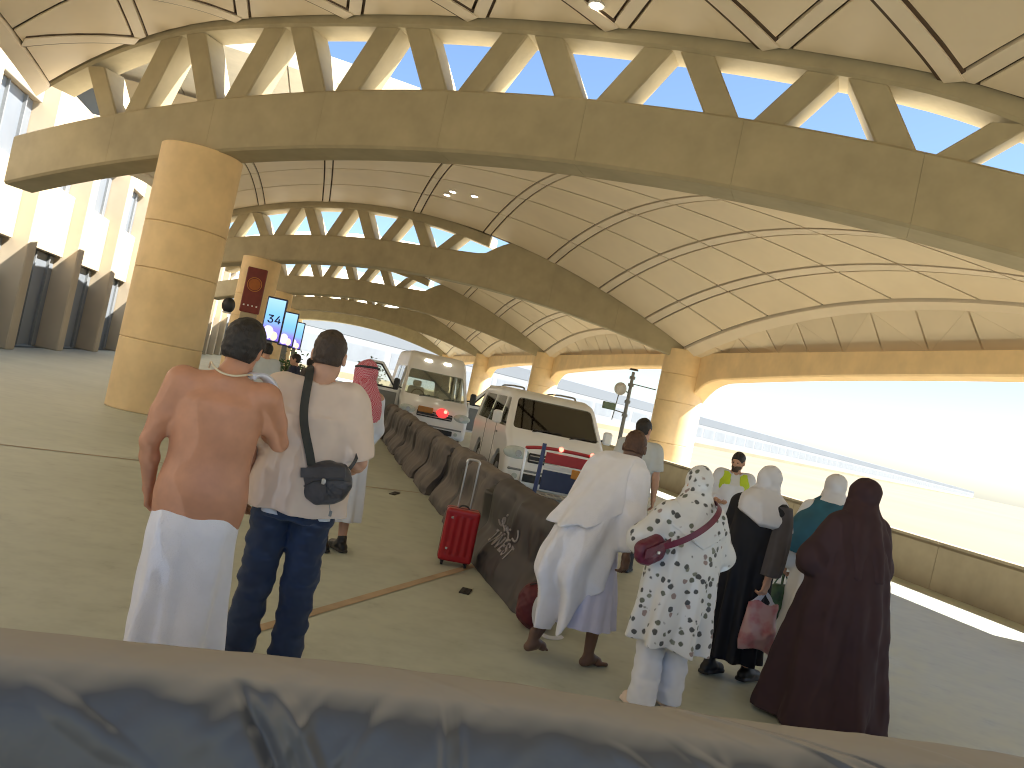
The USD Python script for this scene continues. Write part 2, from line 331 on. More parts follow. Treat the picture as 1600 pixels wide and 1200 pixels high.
TH = 1.06
ORD = ['nearest', 'second', 'third', 'fourth', 'farthest']
for n in range(0, 6):
    base = on_frame(0, n, 0)
    lab = {0: 'pale concrete arch frame overhead at the start of the canopy', 1: 'nearest concrete arch frame with triangular openings full of blue sky',
           2: 'second concrete arch frame, ending at the round column beside the slim pole', 3: 'third concrete arch frame, seen under the arch of the second one',
           4: 'fourth concrete arch frame far down the canopy, low above the high roofed van', 5: 'last concrete arch frame at the far mouth of the canopy'}[n]
    t = thing('arch_frame', lab, 'arch frame', base, 0, 'concrete arch frames carrying the canopy')
    def ctop(u, n=n):
        c = zb(u) + TH + (.18 * np.exp(-((u - .45) / .2) ** 2) if n >= 2 else 0)
        return c + np.clip((u - .34) / .12, 0, 1) * np.clip(z1(u, n) + .30 - c, 0, .9) if n >= 2 else c
    nodes = [-.127 + .253 * k for k in range(-4, 6)]
    cuts = [-1.17] + [a for a in nodes if -1.1 < a < 1.1] + [1.15]
    for a, b in zip(cuts[:-1], cuts[1:]):
        us = np.linspace(a + .0002, b - .0002, 9)
        obj('chord_segment', moved(ring_loft([chord_ring(u, n, zb(u), ctop(u), .72) for u in us]), base), M['concrete'], t, smooth=25)
    def ztop(u, n=n): return z1(u, n) - .09 if n < 2 else 7.60 - 2.3 * (u + .21) ** 2
    us = np.linspace(-1.1, 1.08, 49)
    us = us[(ztop(us) > ctop(us) - .1) & (us < (.50 if n >= 2 else 2))]
    obj('top_chord', moved(ring_loft([chord_ring(u, n, ztop(u), np.maximum(ztop(u) + .40, z1(u, n) + .1), .66) for u in us]), base), M['concrete'], t, smooth=25)
    for a in nodes:
        for sgn in (1, -1):
            b = a + sgn * .1265
            if ztop(a) - ctop(a) < .12 or ztop(b) - ctop(b) < .10 or abs(a) > 1.05 or (n >= 2 and max(a, b) > .47): continue
            h = .026; A = a + sgn * .030; B = b - sgn * .028
            pts = []
            for uu, zz in ((A, ctop(a) - .08), (B, ztop(b) + .06)):
                for du in (-h, h):
                    pts += [on_frame(uu + du, n, zz, o) for o in (-.27, .27)]
            # chamfer the long edges a little
            P = np.array(pts); mid = P.mean(0)
            Q = []
            for k, pnt in enumerate(P):
                uo = E_T * .03 * (-1 if (k // 2) % 2 == 1 else 1); no = E_N * .03 * (1 if k % 2 == 0 else -1)
                Q += [pnt + uo, pnt + no]
            obj('strut', moved(trimesh.convex.convex_hull(np.array(Q)), base), M['concrete'], t, smooth=20)

RIBS = {0: [-.127 + .253 * k for k in range(-4, 6)], 1: [-1.12, -.97, -.73, -.42, 0., .31, .58, .79, .97, 1.12]}
VS = np.linspace(.028, .972, 8)
def cell(n, u0, u1, v0, v1, dz, th, nu=4, nv=4, tri=None):
    return slab(lambda u, v: ceil(u, v, n) + np.array([0, 0, dz]), np.linspace(u0, u1, nu), np.linspace(v0, v1, nv), th)
def ustep(u, n, v=.5):     # how much u is one metre across the ceiling here
    a = ceil(u - .01, v, n); b = ceil(u + .01, v, n); return .02 / np.linalg.norm(np.cross(b - a, [0, 1, 0]))
for n in range(0, 5):
    ribs = RIBS.get(n, RIBS[1]); L = YF[n + 1] - YF[n]
    base = (XC, (YF[n] + YF[n + 1]) / 2, 0)
    t = thing('canopy_bay', {0: 'nearest domed ceiling bay, cut by the top edge of the photo, with zigzag ribs', 1: 'large domed ceiling bay of cream panels between the two nearest arch frames',
              2: 'domed ceiling bay seen beneath the second arch frame', 3: 'small domed ceiling bay seen beneath the third arch frame', 4: 'farthest ceiling bay, over the far mouth of the canopy'}[n],
              'canopy ceiling', base, 0, 'domed ceiling bays of the canopy')
    uu = np.linspace(-1.14, 1.14, 41); vv = np.linspace(.012, .988, 15)
    obj('backing', moved(slab(lambda u, v: ceil(u, v, n) + [0, 0, .075], uu, vv, .03), base), M['seam'], t)
    obj('roof_shell', moved(slab(lambda u, v: ceil(u, v, n) + [0, 0, .11], uu, vv, .10), base), M['roofskin'], t)
    for i, u in enumerate(ribs[1:-1]):
        m1 = ustep(u, n)
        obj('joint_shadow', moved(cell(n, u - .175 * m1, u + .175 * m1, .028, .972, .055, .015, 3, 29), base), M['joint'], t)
        for v0, v1 in zip(VS[:-1], VS[1:]):
            e = .035 / L
            obj('rib_strip', moved(cell(n, u - .105 * m1, u + .105 * m1, v0 + e, v1 - e, -.01, .06, 3, 4), base), M['rib'], t)
    for u0, u1 in zip(ribs[:-1], ribs[1:]):
        a = u0 + .158 * ustep(u0, n); b = u1 - .158 * ustep(u1, n); e = .045 / L
        for v0, v1 in zip(VS[:-1], VS[1:]):
            obj('panel', moved(cell(n, a, b, v0 + e, v1 - e, 0, .035, 5, 4), base), M['ceiling'], t)
    for sgn in (1, -1):
        uo = ribs[-1] if sgn > 0 else ribs[0]
        a, b = sorted((uo - sgn * .012, uo + sgn * .022))
        obj('edge_band', moved(cell(n, a, b, .02, .98, -.05, .10, 3, 25), base), M['rib'], t)
    if n == 0:       # zigzag ribs next to the nearest frame
        for u in ribs[1:]:
            A, B = np.array([u - .01, .972]), np.array([u - .235, .868])
            def seg(w0, w1, dz, th):
                k = np.array([[0, 0], [1, 0]])
                def fn(s, q):
                    p = A + (B - A) * s[:, None]; m1 = 1 / 8.3
                    d = np.array([(B - A)[0] / m1, (B - A)[1] * L]); d /= np.linalg.norm(d); nrm = np.array([-d[1] * m1, d[0] / L])
                    p = p + nrm * q[:, None]; return ceil(p[:, 0], np.minimum(p[:, 1], .985), n) + [0, 0, dz]
                return slab(fn, np.linspace(0, 1, 9), np.array([w0, w1]), th)
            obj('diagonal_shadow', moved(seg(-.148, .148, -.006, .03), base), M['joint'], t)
            obj('diagonal_rib', moved(seg(-.10, .10, -.03, .05), base), M['rib'], t)

# infill between the edge arch and the spandrel beam, and the beam itself, on the open side
def lunette_fn(n, k0=0., k1=1.):
    def fn(v, k):
        top = ceil(1.138, v, n) - [0, 0, .03]
        bot = top.copy(); bot[:, 0] = 12.0; bot[:, 2] = np.minimum(4.42, top[:, 2] - .02)
        return top * (1 - k[:, None]) + bot * k[:, None]
    return fn
BX0, BX1 = 11.72, 12.28
for n in range(0, 5):
    y0, y1 = YF[n] - 6.2, YF[n + 1] - 6.2
    base = (12.0, (y0 + y1) / 2, 0)
    t = thing('spandrel_beam', ['beam along the open edge beside the nearest bay, right of the picture', 'tan beam with bowed underside right of the round column with the pole', 'tan beam between the second and third round columns, over the small van',
                                'short tan beam between the two far round columns behind the vans', 'last beam along the open edge at the far end of the canopy'][n], 'beam', base, 0, 'beams along the open edge of the canopy')
    ys = np.r_[np.linspace(y0 + .0, y1 - 2.4, 14), np.linspace(y1 - 2.2, y1, 12)]
    fv = (ys - y0) / (y1 - y0)
    zlow = 3.95 - .52 * fv ** 2.2 - 1.0 * np.maximum(0, (fv - .87) / .13) ** 2.4 * 1.0
    rings = []
    for y, z in zip(ys, zlow):
        rings.append([(BX0, y, z + .04), (BX0 + .04, y, z), (BX1 - .04, y, z), (BX1, y, z + .04), (BX1, y, 4.40), (BX0, y, 4.40)])
    obj('beam_web', moved(ring_loft(rings), base), M['column'], t, smooth=25)
    f = lunette_fn(n)
    vs = np.linspace(.02, .98, 13)
    for a, b in zip(vs[:-1], vs[1:]):
        k = .0014
        P = f(np.array([a + k, b - k, b - k, a + k]), np.array([.02, .02, .98, .98]))
        for tri in ((0, 1, 2), (0, 2, 3)) if (list(vs).index(a) % 2 == 0) else ((0, 1, 3), (1, 2, 3)):
            q = P[list(tri)]; c = q.mean(0); q = c + (q - c) * .993
            th = np.array([.05, 0, .03]); hull = np.vstack([q, q + th])
            try: obj('infill_panel', moved(trimesh.convex.convex_hull(hull), base), M['ceiling'], t, smooth=False)
            except Exception: pass
    obj('infill_backing', moved(slab(lambda v, k2: f(v, k2) + [.06, 0, .05], np.linspace(.015, .985, 25), np.array([0., 1.]), (.12, 0, .02)), base), M['seam'], t)

# ------------------------------------------------------------------ columns
def column(x, y, r, h, label, side):
    t = thing('round_column', label, 'column', (x, y, 0), 0, 'round columns of the canopy')
    cuts = [0, 1.35, 2.7, 3.6, h]
    for a, b in zip(cuts[:-1], cuts[1:]):
        N = 48; th = np.linspace(0, 2 * np.pi, N, endpoint=False); c = .012
        rings = [[((rr) * math.cos(q), rr * math.sin(q), z) for q in th] for z, rr in ((a + .003, r - c), (a + .003 + c, r), ((a + b) / 2, r), (b - .003 - c, r), (b - .003, r - c))]
        obj('drum', ring_loft(rings), M['column'], t, smooth=40)
    return t
names = ['round column on the open side out of the frame on the right', 'round tan column at the near end of the open side, right of the frame', 'thick round tan column standing behind the slim pole with lamps',
         'round tan column directly above the small white van', 'far round tan column beside the high roofed van', 'last round column on the open side at the far mouth']
for n in range(1, 6): column(11.62, YF[n] - 6.2, .76, 4.42, names[n], 1)
lnames = ['', 'round column on the terminal side left of the frame', 'round beige column at the left edge behind the bare shouldered man', 'round column on the terminal side behind the dark red sign', 'fourth round column on the terminal side', 'last round column on the terminal side']
for n in range(1, 6): column(-2.95, YF[n] + 3.75, .76, float(zb(-.63)) + .06, lnames[n], -1)

# ------------------------------------------------------------------ parapet, far building, terminal
t = thing('parapet_wall', 'low dusty concrete wall along the open side, running past the foot of the columns', 'wall', (WALLX + .13, 35, 0))
for k in range(24):
    y0 = -10 + 4.4 * k
    ring = [(-.16, 0), (.16, 0), (.13, .74), (.09, .78), (-.09, .78), (-.13, .74)]
    obj('wall_segment', ring_loft([[(x, y, z) for x, z in ring] for y in (y0 + .006 - 35, y0 + 4.394 - 35)]), M['wall'], t, smooth=20)
    obj('coping', ring_loft([[(x, y, z) for x, z in [(-.15, .783), (.15, .783), (.15, .83), (-.15, .83)]] for y in (y0 + .006 - 35, y0 + 4.394 - 35)]), M['wall'], t, smooth=20)

fa, fd = np.array([41., 129.]), np.array([35., 32.]) / math.hypot(35, 32); fn_ = np.array([-fd[1], fd[0]])
ang = math.degrees(math.atan2(fd[1], fd[0]))
t = thing('far_terminal', 'long low pale terminal with a flat roof across the open ground', 'building', (fa[0], fa[1], -.1), ang)
obj('wall', box((900, 38, 5.6), (340, 22, 3.0)), M['farwall'], t)
obj('roof', box((900.4, 38.1, 1.9), (340, 22, 5.95), .1), M['farroof'], t)
obj('plinth', box((904, 40, 1.0), (340, 21.8, .3)), M['sand'], t)
for k in range(112):
    x = -108 + 7.8 * k
    obj('window', box((6.6, .3, 2.0), (x, 3.13, 3.3)), M['farglass'], t)

t = thing('terminal_front', 'beige terminal front behind the columns on the left', 'building', (-9.4, 30, 0))
for k in range(20):
    y = -42 + 5 * k
    obj('pier', box((.9, .7, 8.6), (0, y, 4.3), .04), M['facade'], t)
    if True:
        obj('spandrel_panel', box((.25, 4.26, 2.2), (-.15, y + 2.5, 4.4), .02), M['facade'], t)
        obj('parapet_panel', box((.25, 4.26, 1.1), (-.15, y + 2.5, 8.0), .02), M['facade'], t)
        for zc, hh in ((1.65, 3.2), (6.5, 1.86)):
            g = obj('window', box((.06, 4.24, hh), (-.3, y + 2.5, zc)), M['farglass'], t)
            for q in (-1.4, 0, 1.4): obj('mullion', box((.12, .07, hh), (-.24, y + 2.5 + q, zc)), M['greymetal'], g)
obj('wall', box((.4, 101, 8.5), (-.8, 8, 4.25)), M['facade'], t)

t = thing('terminal_roof', 'big cream shell roof of the terminal seen through the triangular openings', 'building', (-30, 80, 0))
def shellz(u, v): return np.c_[-42 + 75.6 * u, -10 + 46 * v, 24.6 + 3.2 * (1 - (2 * v - 1) ** 2) * .0 - 1.6 * (2 * u - 1.25) ** 2]
for a, b in zip(np.linspace(0, 1, 8)[:-1], np.linspace(0, 1, 8)[1:]):
    obj('roof_shell', slab(shellz, np.linspace(a + .001, b - .001, 6), np.linspace(0, 1, 6), 1.9), M['roofskin'], t)
obj('wall', box((60, 3, 24), (-14, 8, 12)), M['facade'], t)
for k in range(7):
    obj('glazing', box((7.2, .3, 5.5), (-40 + 8.6 * k, 6.4, 19.5)), M['farglass'], t)

# ------------------------------------------------------------------ marks on the pavement
def strip(name, a, b, w, z, m, **k):
    a, b = np.array(a, float), np.array(b, float); d = (b - a) / np.linalg.norm(b - a); s = np.array([-d[1], d[0]]) * w / 2
    V = np.array([(*(a - s), z), (*(b - s), z), (*(b + s), z), (*(a + s), z)])
    o = obj(name, (V, np.array([(0, 1, 2), (0, 2, 3)])), m, smooth=False); tag(o, kind='structure'); return o
dl = np.array([1.72 - .09, 7.77 - 5.38])
strip('pavement_joint', np.array([.09, 5.38]) - dl * 2.6, np.array([1.72, 7.77]) + dl * .12, .085, .004, M['line'])
strip('pavement_joint', (-3.6, 10.2), (1.9, 12.6), .05, .004, M['line'])
strip('pavement_joint', (3.0, 9.6), (WALLX - .05, 20.8), .07, .004, M['line'])
for x, y, s, lab in ((1.47, 12.05, .34, 'small dark drain slot far along the barrier row'), (1.62, 6.95, .2, 'small dark drain slot near the red suitcase')):
    t = thing('drain', lab, 'drain', (x, y, 0), 70)
    obj('cover', box((s, .09, .012), (0, 0, .006), .004), M['darkmark'], t); obj('slot', box((s * .7, .02, .004), (0, 0, .0125)), M['rubber'], t)

# downlights set in the ceiling
def downlight(u, v, n, label):
    c = ceil(u, v, n); t = thing('downlight', label, 'ceiling lamp', c, 0, 'small round lamps in the ceiling')
    obj('trim', cyl(.13, (0, 0, -.03), (0, 0, .02), 24), M['lampwhite'], t); obj('lamp', cyl(.09, (0, 0, -.042), (0, 0, -.031), 24), M['downlight'], t)
downlight(.065, .935, 0, 'lit downlight in the nearest bay at the top edge of the photo')
downlight(.087, .776, 1, 'lit downlight, upper left of the cluster of three')
downlight(.075, .806, 1, 'lit downlight, lower left of the cluster of three')
downlight(.169, .771, 1, 'lit downlight, rightmost of the cluster of three')

# ------------------------------------------------------------------ figures: signed distances meshed by surface nets
def nets(f, lo, hi, h, step=4):
    lo = np.array(lo, float); N = np.ceil((np.array(hi) - lo) / h / step).astype(int) * step + 1
    g = [lo[k] + h * np.arange(0, N[k], step) for k in range(3)]
    C = np.stack(np.meshgrid(*g, indexing='ij'), -1); c = f(C.reshape(-1, 3)).reshape(C.shape[:3])
    ax = [np.arange(N[k]) / step for k in range(3)]
    from scipy.ndimage import map_coordinates
    V = c
    for k in range(3):      # trilinear upsample, axis by axis
        i = np.minimum(ax[k].astype(int), V.shape[k] - 2); t = (ax[k] - i).reshape([-1 if q == k else 1 for q in range(3)])
        V = np.take(V, i, k) * (1 - t) + np.take(V, i + 1, k) * t
    near = np.abs(V) < h * step * 1.25
    I = np.argwhere(near); V[near] = f(lo + I * h)
    ins = V < 0
    cnt = np.zeros(np.array(V.shape) - 1, np.int8)
    corners = [(a, b, d) for a in (0, 1) for b in (0, 1) for d in (0, 1)]
    sl = lambda o: tuple(slice(o[k], V.shape[k] - 1 + o[k]) for k in range(3))
    for o in corners: cnt += ins[sl(o)]
    cells = np.argwhere((cnt > 0) & (cnt < 8)); ids = -np.ones(cnt.shape, int); ids[tuple(cells.T)] = np.arange(len(cells))
    acc = np.zeros((len(cells), 3)); w = np.zeros(len(cells))
    for a in corners:
        for k in range(3):
            if a[k]: continue
            b = tuple(a[q] + (q == k) for q in range(3))
            va, vb = V[tuple((cells + a).T)], V[tuple((cells + b).T)]
            m = (va < 0) != (vb < 0); t = va[m] / (va[m] - vb[m])
            p = cells[m] + np.array(a, float); p[:, k] += t
            acc[m] += p; w[m] += 1
    pts = lo + acc / w[:, None] * h
    F = []
    for k in range(3):
        q, r = (k + 1) % 3, (k + 2) % 3
        s0 = [slice(1, V.shape[x] - 1) for x in range(3)]; s0[k] = slice(0, V.shape[k] - 1); s1 = list(s0); s1[k] = slice(1, V.shape[k])
        A, B = ins[tuple(s0)], ins[tuple(s1)]
        e = np.argwhere(A != B); off = np.array([1, 1, 1]); off[k] = 0; e = e + off
        fl = ins[tuple(e.T)]
        def cid(dq, dr):
            x = e.copy(); x[:, q] -= dq; x[:, r] -= dr; return ids[tuple(x.T)]
        quad = np.c_[cid(1, 1), cid(0, 1), cid(0, 0), cid(1, 0)]
        quad[~fl] = quad[~fl][:, ::-1]; F.append(quad)
    Q = np.vstack(F); Q = Q[(Q >= 0).all(1)]
    return trimesh.Trimesh(pts, np.vstack([Q[:, [0, 1, 2]], Q[:, [0, 2, 3]]]), process=False)

A3 = lambda *p: np.array(p, float)
def cap(P, a, b, ra, rb=None):
    a, b = np.asarray(a, float), np.asarray(b, float); rb = ra if rb is None else rb
    d = b - a; t = np.clip(((P - a) @ d) / (d @ d), 0, 1)
    return np.linalg.norm(P - a - t[:, None] * d, axis=1) - (ra + (rb - ra) * t)
def ell(P, c, r, R=None):
    q = P - np.asarray(c, float)
    if R is not None: q = q @ R
    r = np.asarray(r, float); k0 = np.linalg.norm(q / r, axis=1); k1 = np.linalg.norm(q / r ** 2, axis=1)
    return k0 * (k0 - 1) / np.maximum(k1, 1e-6)
def smin(a, b, k):
    hh = np.clip(.5 + .5 * (b - a) / k, 0, 1); return b + (a - b) * hh - k * hh * (1 - hh)
def union(ds, k=.03):
    d = ds[0]
    for e in ds[1:]: d = smin(d, e, k)
    return d
def nz(P, s, seed=0, stretch=(1, 1, 1)): return meshkit.noise(P * np.array(stretch) * s, seed) - .5
def Rz(d): a = math.radians(d); return np.array([[math.cos(a), -math.sin(a), 0], [math.sin(a), math.cos(a), 0], [0, 0, 1]])
def Rx(d): a = math.radians(d); return np.array([[1, 0, 0], [0, math.cos(a), -math.sin(a)], [0, math.sin(a), math.cos(a)]])
def Ry(d): a = math.radians(d); return np.array([[math.cos(a), 0, math.sin(a)], [0, 1, 0], [-math.sin(a), 0, math.cos(a)]])

class Tube:
    """An upright elliptical body whose section changes with height: rows of (z, half width, half depth, centre x, centre y)."""
    def __init__(self, rows):
        r = np.array(sorted(rows), float); self.z0, self.z1 = r[0, 0], r[-1, 0]
        self.f = [PchipInterpolator(r[:, 0], r[:, k], extrapolate=False) for k in range(1, 5)]
    def at(self, z):
        zc = np.clip(z, self.z0, self.z1); return [g(zc) for g in self.f]
    def __call__(self, P, grow=0., fold=None, power=2.0):
        w, d, cx, cy = self.at(P[:, 2]); w = w + grow; d = d + grow
        x, y = P[:, 0] - cx, P[:, 1] - cy
        if fold is not None:
            k = fold(np.arctan2(y, x), P[:, 2]); w = w + k; d = d + k
        q = (np.abs(x / w) ** power + np.abs(y / d) ** power) ** (1 / power)
        s = (q - 1) * np.minimum(w, d) * .9
        return np.maximum(s, np.maximum(self.z0 - grow - P[:, 2], P[:, 2] - self.z1 - grow))

def folds(seed, n, amp, z0, z1, twist=0.):
    """Hanging folds whose depth grows from z0 (top) down to z1 (hem)."""
    r = np.random.default_rng(seed); ks = r.integers(max(2, n // 2), n + 3, 5); ph = r.uniform(0, 6.28, 5); am = r.uniform(.4, 1, 5); tw = r.uniform(-2.2, 2.2, 5) + twist
    def f(th, z):
        g = np.clip((z0 - z) / (z0 - z1), 0, 1) ** 1.15
        s = sum(a * np.sin(k * th + p + q * z) for k, p, a, q in zip(ks, ph, am, tw)) / 2.0
        return amp * g * s
    return f

def joints(h, **kw):
    s = h / 1.75
    J = dict(pelvis=(0, 0, .95), waist=(0, .01, 1.10), chest=(0, 0, 1.30), neck=(0, -.015, 1.475), head=(0, .015, 1.635))
    for sg, n in ((1, 'r'), (-1, 'l')):
        J.update({'sh_' + n: (sg * .185, -.01, 1.425), 'el_' + n: (sg * .235, -.04, 1.13), 'wr_' + n: (sg * .25, .03, .885),
                  'hip_' + n: (sg * .092, 0, .92), 'kn_' + n: (sg * .1, .02, .50), 'an_' + n: (sg * .105, -.02, .085), 'to_' + n: (sg * .125, .13, .03)})
    J = {k: np.array(v) * s for k, v in J.items()}
    J.update({k: np.array(v, float) for k, v in kw.items()}); J['s'] = s
    return J

def head_sdf(P, J, turn=0., nod=0., tilt=0.):
    s = J['s'] * 1.0; R = Rz(turn) @ Rx(nod) @ Ry(tilt); q = (P - J['head']) @ R / s
    d = ell(q, (0, -.012, .025), (.077, .098, .093))
    d = smin(d, ell(q, (0, .022, -.045), (.062, .070, .078)), .03)          # face
    d = smin(d, cap(q, (-.02, .062, -.098), (.02, .062, -.098), .021), .03)  # chin
    d = smin(d, cap(q, (-.045, .0, -.07), (-.028, .05, -.095), .022), .02)
    d = smin(d, cap(q, (.045, .0, -.07), (.028, .05, -.095), .022), .02)
    d = smin(d, cap(q, (0, .086, .012), (0, .107, -.026), .009, .014), .012)   # nose
    d = smin(d, cap(q, (-.035, .078, .022), (.035, .078, .022), .011), .012)  # brow
    d = smin(d, cap(q, (-.02, .083, -.060), (.02, .083, -.060), .007), .006)
    d = smin(d, cap(q, (-.017, .081, -.072), (.017, .081, -.072), .007), .006)
    d = np.maximum(d, -(cap(q, (-.018, .098, -.066), (.018, .098, -.066), .004)))
    for sg in (-1, 1):
        d = smin(d, -ell(q, (sg * .032, .098, .002), (.015, .012, .009)) * -1 + .03, .001) if False else d
        d = np.maximum(d, -ell(q, (sg * .031, .094, .002), (.016, .013, .010)))
        e = ell(q, (sg * .081, -.008, -.012), (.012, .022, .034)); e = np.maximum(e, -ell(q, (sg * .092, .0, -.010), (.009, .012, .021)))
        d = smin(d, e, .008)
    return d * s
def head_frame(J, turn=0., nod=0., tilt=0.): return Rz(turn) @ Rx(nod) @ Ry(tilt)
def hair_sdf(P, J, turn=0., nod=0., tilt=0., low=-.055, thick=.008, seed=1):
    s = J['s']; R = head_frame(J, turn, nod, tilt); q = (P - J['head']) @ R / s
    d = ell(q, (0, -.016, .030), (.077 + thick, .099 + thick, .094 + thick)); d = smin(d, ell(q, (0, -.045, -.03), (.060 + thick, .05 + thick, .055 + thick)), .03)
    d = d - .008 * nz(q, 60, seed) - .006 * nz(q, 28, seed + 2)
    cut = q[:, 1] * .95 - (q[:, 2] * .55 + .062)        # hairline over the forehead and temples
    ear = -(ell(q, (.081, .004, -.018), (.03, .026, .038))); ear2 = -(ell(q, (-.081, .004, -.018), (.03, .026, .038)))
    return np.maximum.reduce([d, cut, (low - q[:, 2]) + np.clip(q[:, 1], 0, 1) * 1.2, ear, ear2]) * s

def hand_pts(J, side, curl=.45, spread=1.0, fwd=(0, 1, 0)):
    """Palm and five fingers, hanging from the wrist along the forearm; the palm faces the thigh."""
    wr, el = J['wr_' + side], J['el_' + side]; s = J['s']; a = wr - el; a /= np.linalg.norm(a)
    sg = 1 if side == 'r' else -1
    f = np.array(fwd, float); f -= a * (f @ a); f /= np.linalg.norm(f); inn = np.cross(a, f) * sg
    if inn @ np.array([-sg, 0, 0]) < 0: inn = -inn
    caps = []
    root = wr + a * .015 * s
    for k, (o, L) in enumerate(zip((.030, .010, -.010, -.029), (.072, .080, .074, .058))):
        kn = wr + (a * .088 + f * o) * s
        caps.append((root + f * o * .6 * s, kn, .0145 * s, .0115 * s))
        d1 = a * math.cos(curl) + inn * math.sin(curl); d2 = a * math.cos(curl * 2.1) + inn * math.sin(curl * 2.1)
        m = kn + (d1 + f * o * 2.2 * spread) * L * .52 * s; t = m + d2 * L * .48 * s
        caps += [(kn, m, .0098 * s, .0088 * s), (m, t, .0088 * s, .0072 * s)]
    th0 = wr + (a * .03 + f * .028) * s; th1 = th0 + (a * .032 + f * .030 + inn * .016) * s; th2 = th1 + (a * .034 + f * .006 + inn * .012) * s
    caps += [(root, th0, .016 * s, .015 * s), (th0, th1, .0135 * s, .011 * s), (th1, th2, .0108 * s, .0085 * s)]
    return caps
def hand_mesh(J, side, **k):
    caps = hand_pts(J, side, **k); P = np.array([c[0] for c in caps] + [c[1] for c in caps])
    wr, el = J['wr_' + side], J['el_' + side]; dirn = (el - wr) / np.linalg.norm(el - wr); s = J['s']
    def f(Q):
        palm = union([cap(Q, *c) for c in caps if c[2] > .0112 * s], .014 * s)
        d = palm
        for c in caps:
            if c[2] <= .0112 * s: d = smin(d, cap(Q, *c), .004)
        return smin(d, cap(Q, wr + dirn * .06 * s, wr + dirn * -.012 * s, .029 * s, .0255 * s), .02 * s)
    return nets(f, P.min(0) - .05, P.max(0) + [.05, .05, .07], .0048)
def foot_mesh(J, side, sole=0.):
    an, to = J['an_' + side], J['to_' + side]; s = J['s']; d = to - an; d[2] = 0; L = np.linalg.norm(d); d /= L; sd = np.array([d[1], -d[0], 0]); sg = 1 if side == 'r' else -1
    z0 = an[2] - .085 * s
    def f(Q):
        ds = [cap(Q, an + A3(0, 0, .05) * s, an + A3(0, 0, -.03) * s, .036 * s, .036 * s),
              cap(Q, an - d * .035 * s + A3(0, 0, z0 - an[2] + .032 * s), an + d * .03 * s + A3(0, 0, z0 - an[2] + .04 * s), .033 * s, .036 * s),
              cap(Q, an + d * .02 * s + A3(0, 0, -.02) * s, an + d * .12 * s + A3(0, 0, z0 - an[2] + .03 * s), .036 * s, .026 * s),
              cap(Q, an + d * .10 * s + sd * .022 * s + A3(0, 0, z0 - an[2] + .022 * s), an + d * .10 * s - sd * .022 * s + A3(0, 0, z0 - an[2] + .022 * s), .024 * s)]
        r = union(ds, .025 * s)
        for k in range(5):
            o = (-.040 + .020 * k) * -sg; Lt = (.205, .20, .19, .178, .165)[k]; rr = (.0145, .0105, .010, .0095, .009)[k]
            r = smin(r, cap(Q, an + d * .115 * s + sd * o * .85 * s + A3(0, 0, z0 - an[2] + rr * s + .006), an + d * (Lt - .035) * s + sd * o * s + A3(0, 0, z0 - an[2] + rr * s), rr * 1.1 * s, rr * s), .006 * s)
        return np.maximum(r, z0 + .001 - Q[:, 2])
    c = (an + to) / 2
    return nets(f, [c[0] - .2, c[1] - .2, z0 - .01], [c[0] + .2, c[1] + .2, an[2] + .09], .0055)
def shoe_mesh(J, side, h=.10, boot=False):
    an, to = J['an_' + side], J['to_' + side]; s = J['s']; d = to - an; d[2] = 0; d /= np.linalg.norm(d); z0 = an[2] - .085 * s
    def f(Q):
        r = union([cap(Q, an - d * .04 * s + A3(0, 0, z0 - an[2] + .045), an + d * .03 * s + A3(0, 0, z0 - an[2] + .055), .044 * s, .048 * s),
                   cap(Q, an + d * .03 * s + A3(0, 0, z0 - an[2] + .055), an + d * .155 * s + A3(0, 0, z0 - an[2] + .034), .048 * s, .042 * s),
                   cap(Q, an + A3(0, 0, .0), an + A3(0, 0, h - .06), .043 * s)], .025)
        sole = np.maximum(union([cap(Q * [1, 1, 0], (an - d * .05 * s) * [1, 1, 0], (an + d * .165 * s) * [1, 1, 0], .047 * s)], .01), np.abs(Q[:, 2] - z0 - .014) - .012)
        return np.maximum(np.minimum(r, sole), z0 + .002 - Q[:, 2])
    return nets(f, [an[0] - .27, an[1] - .27, z0 - .01], [an[0] + .27, an[1] + .27, an[2] + h + .02], .008)

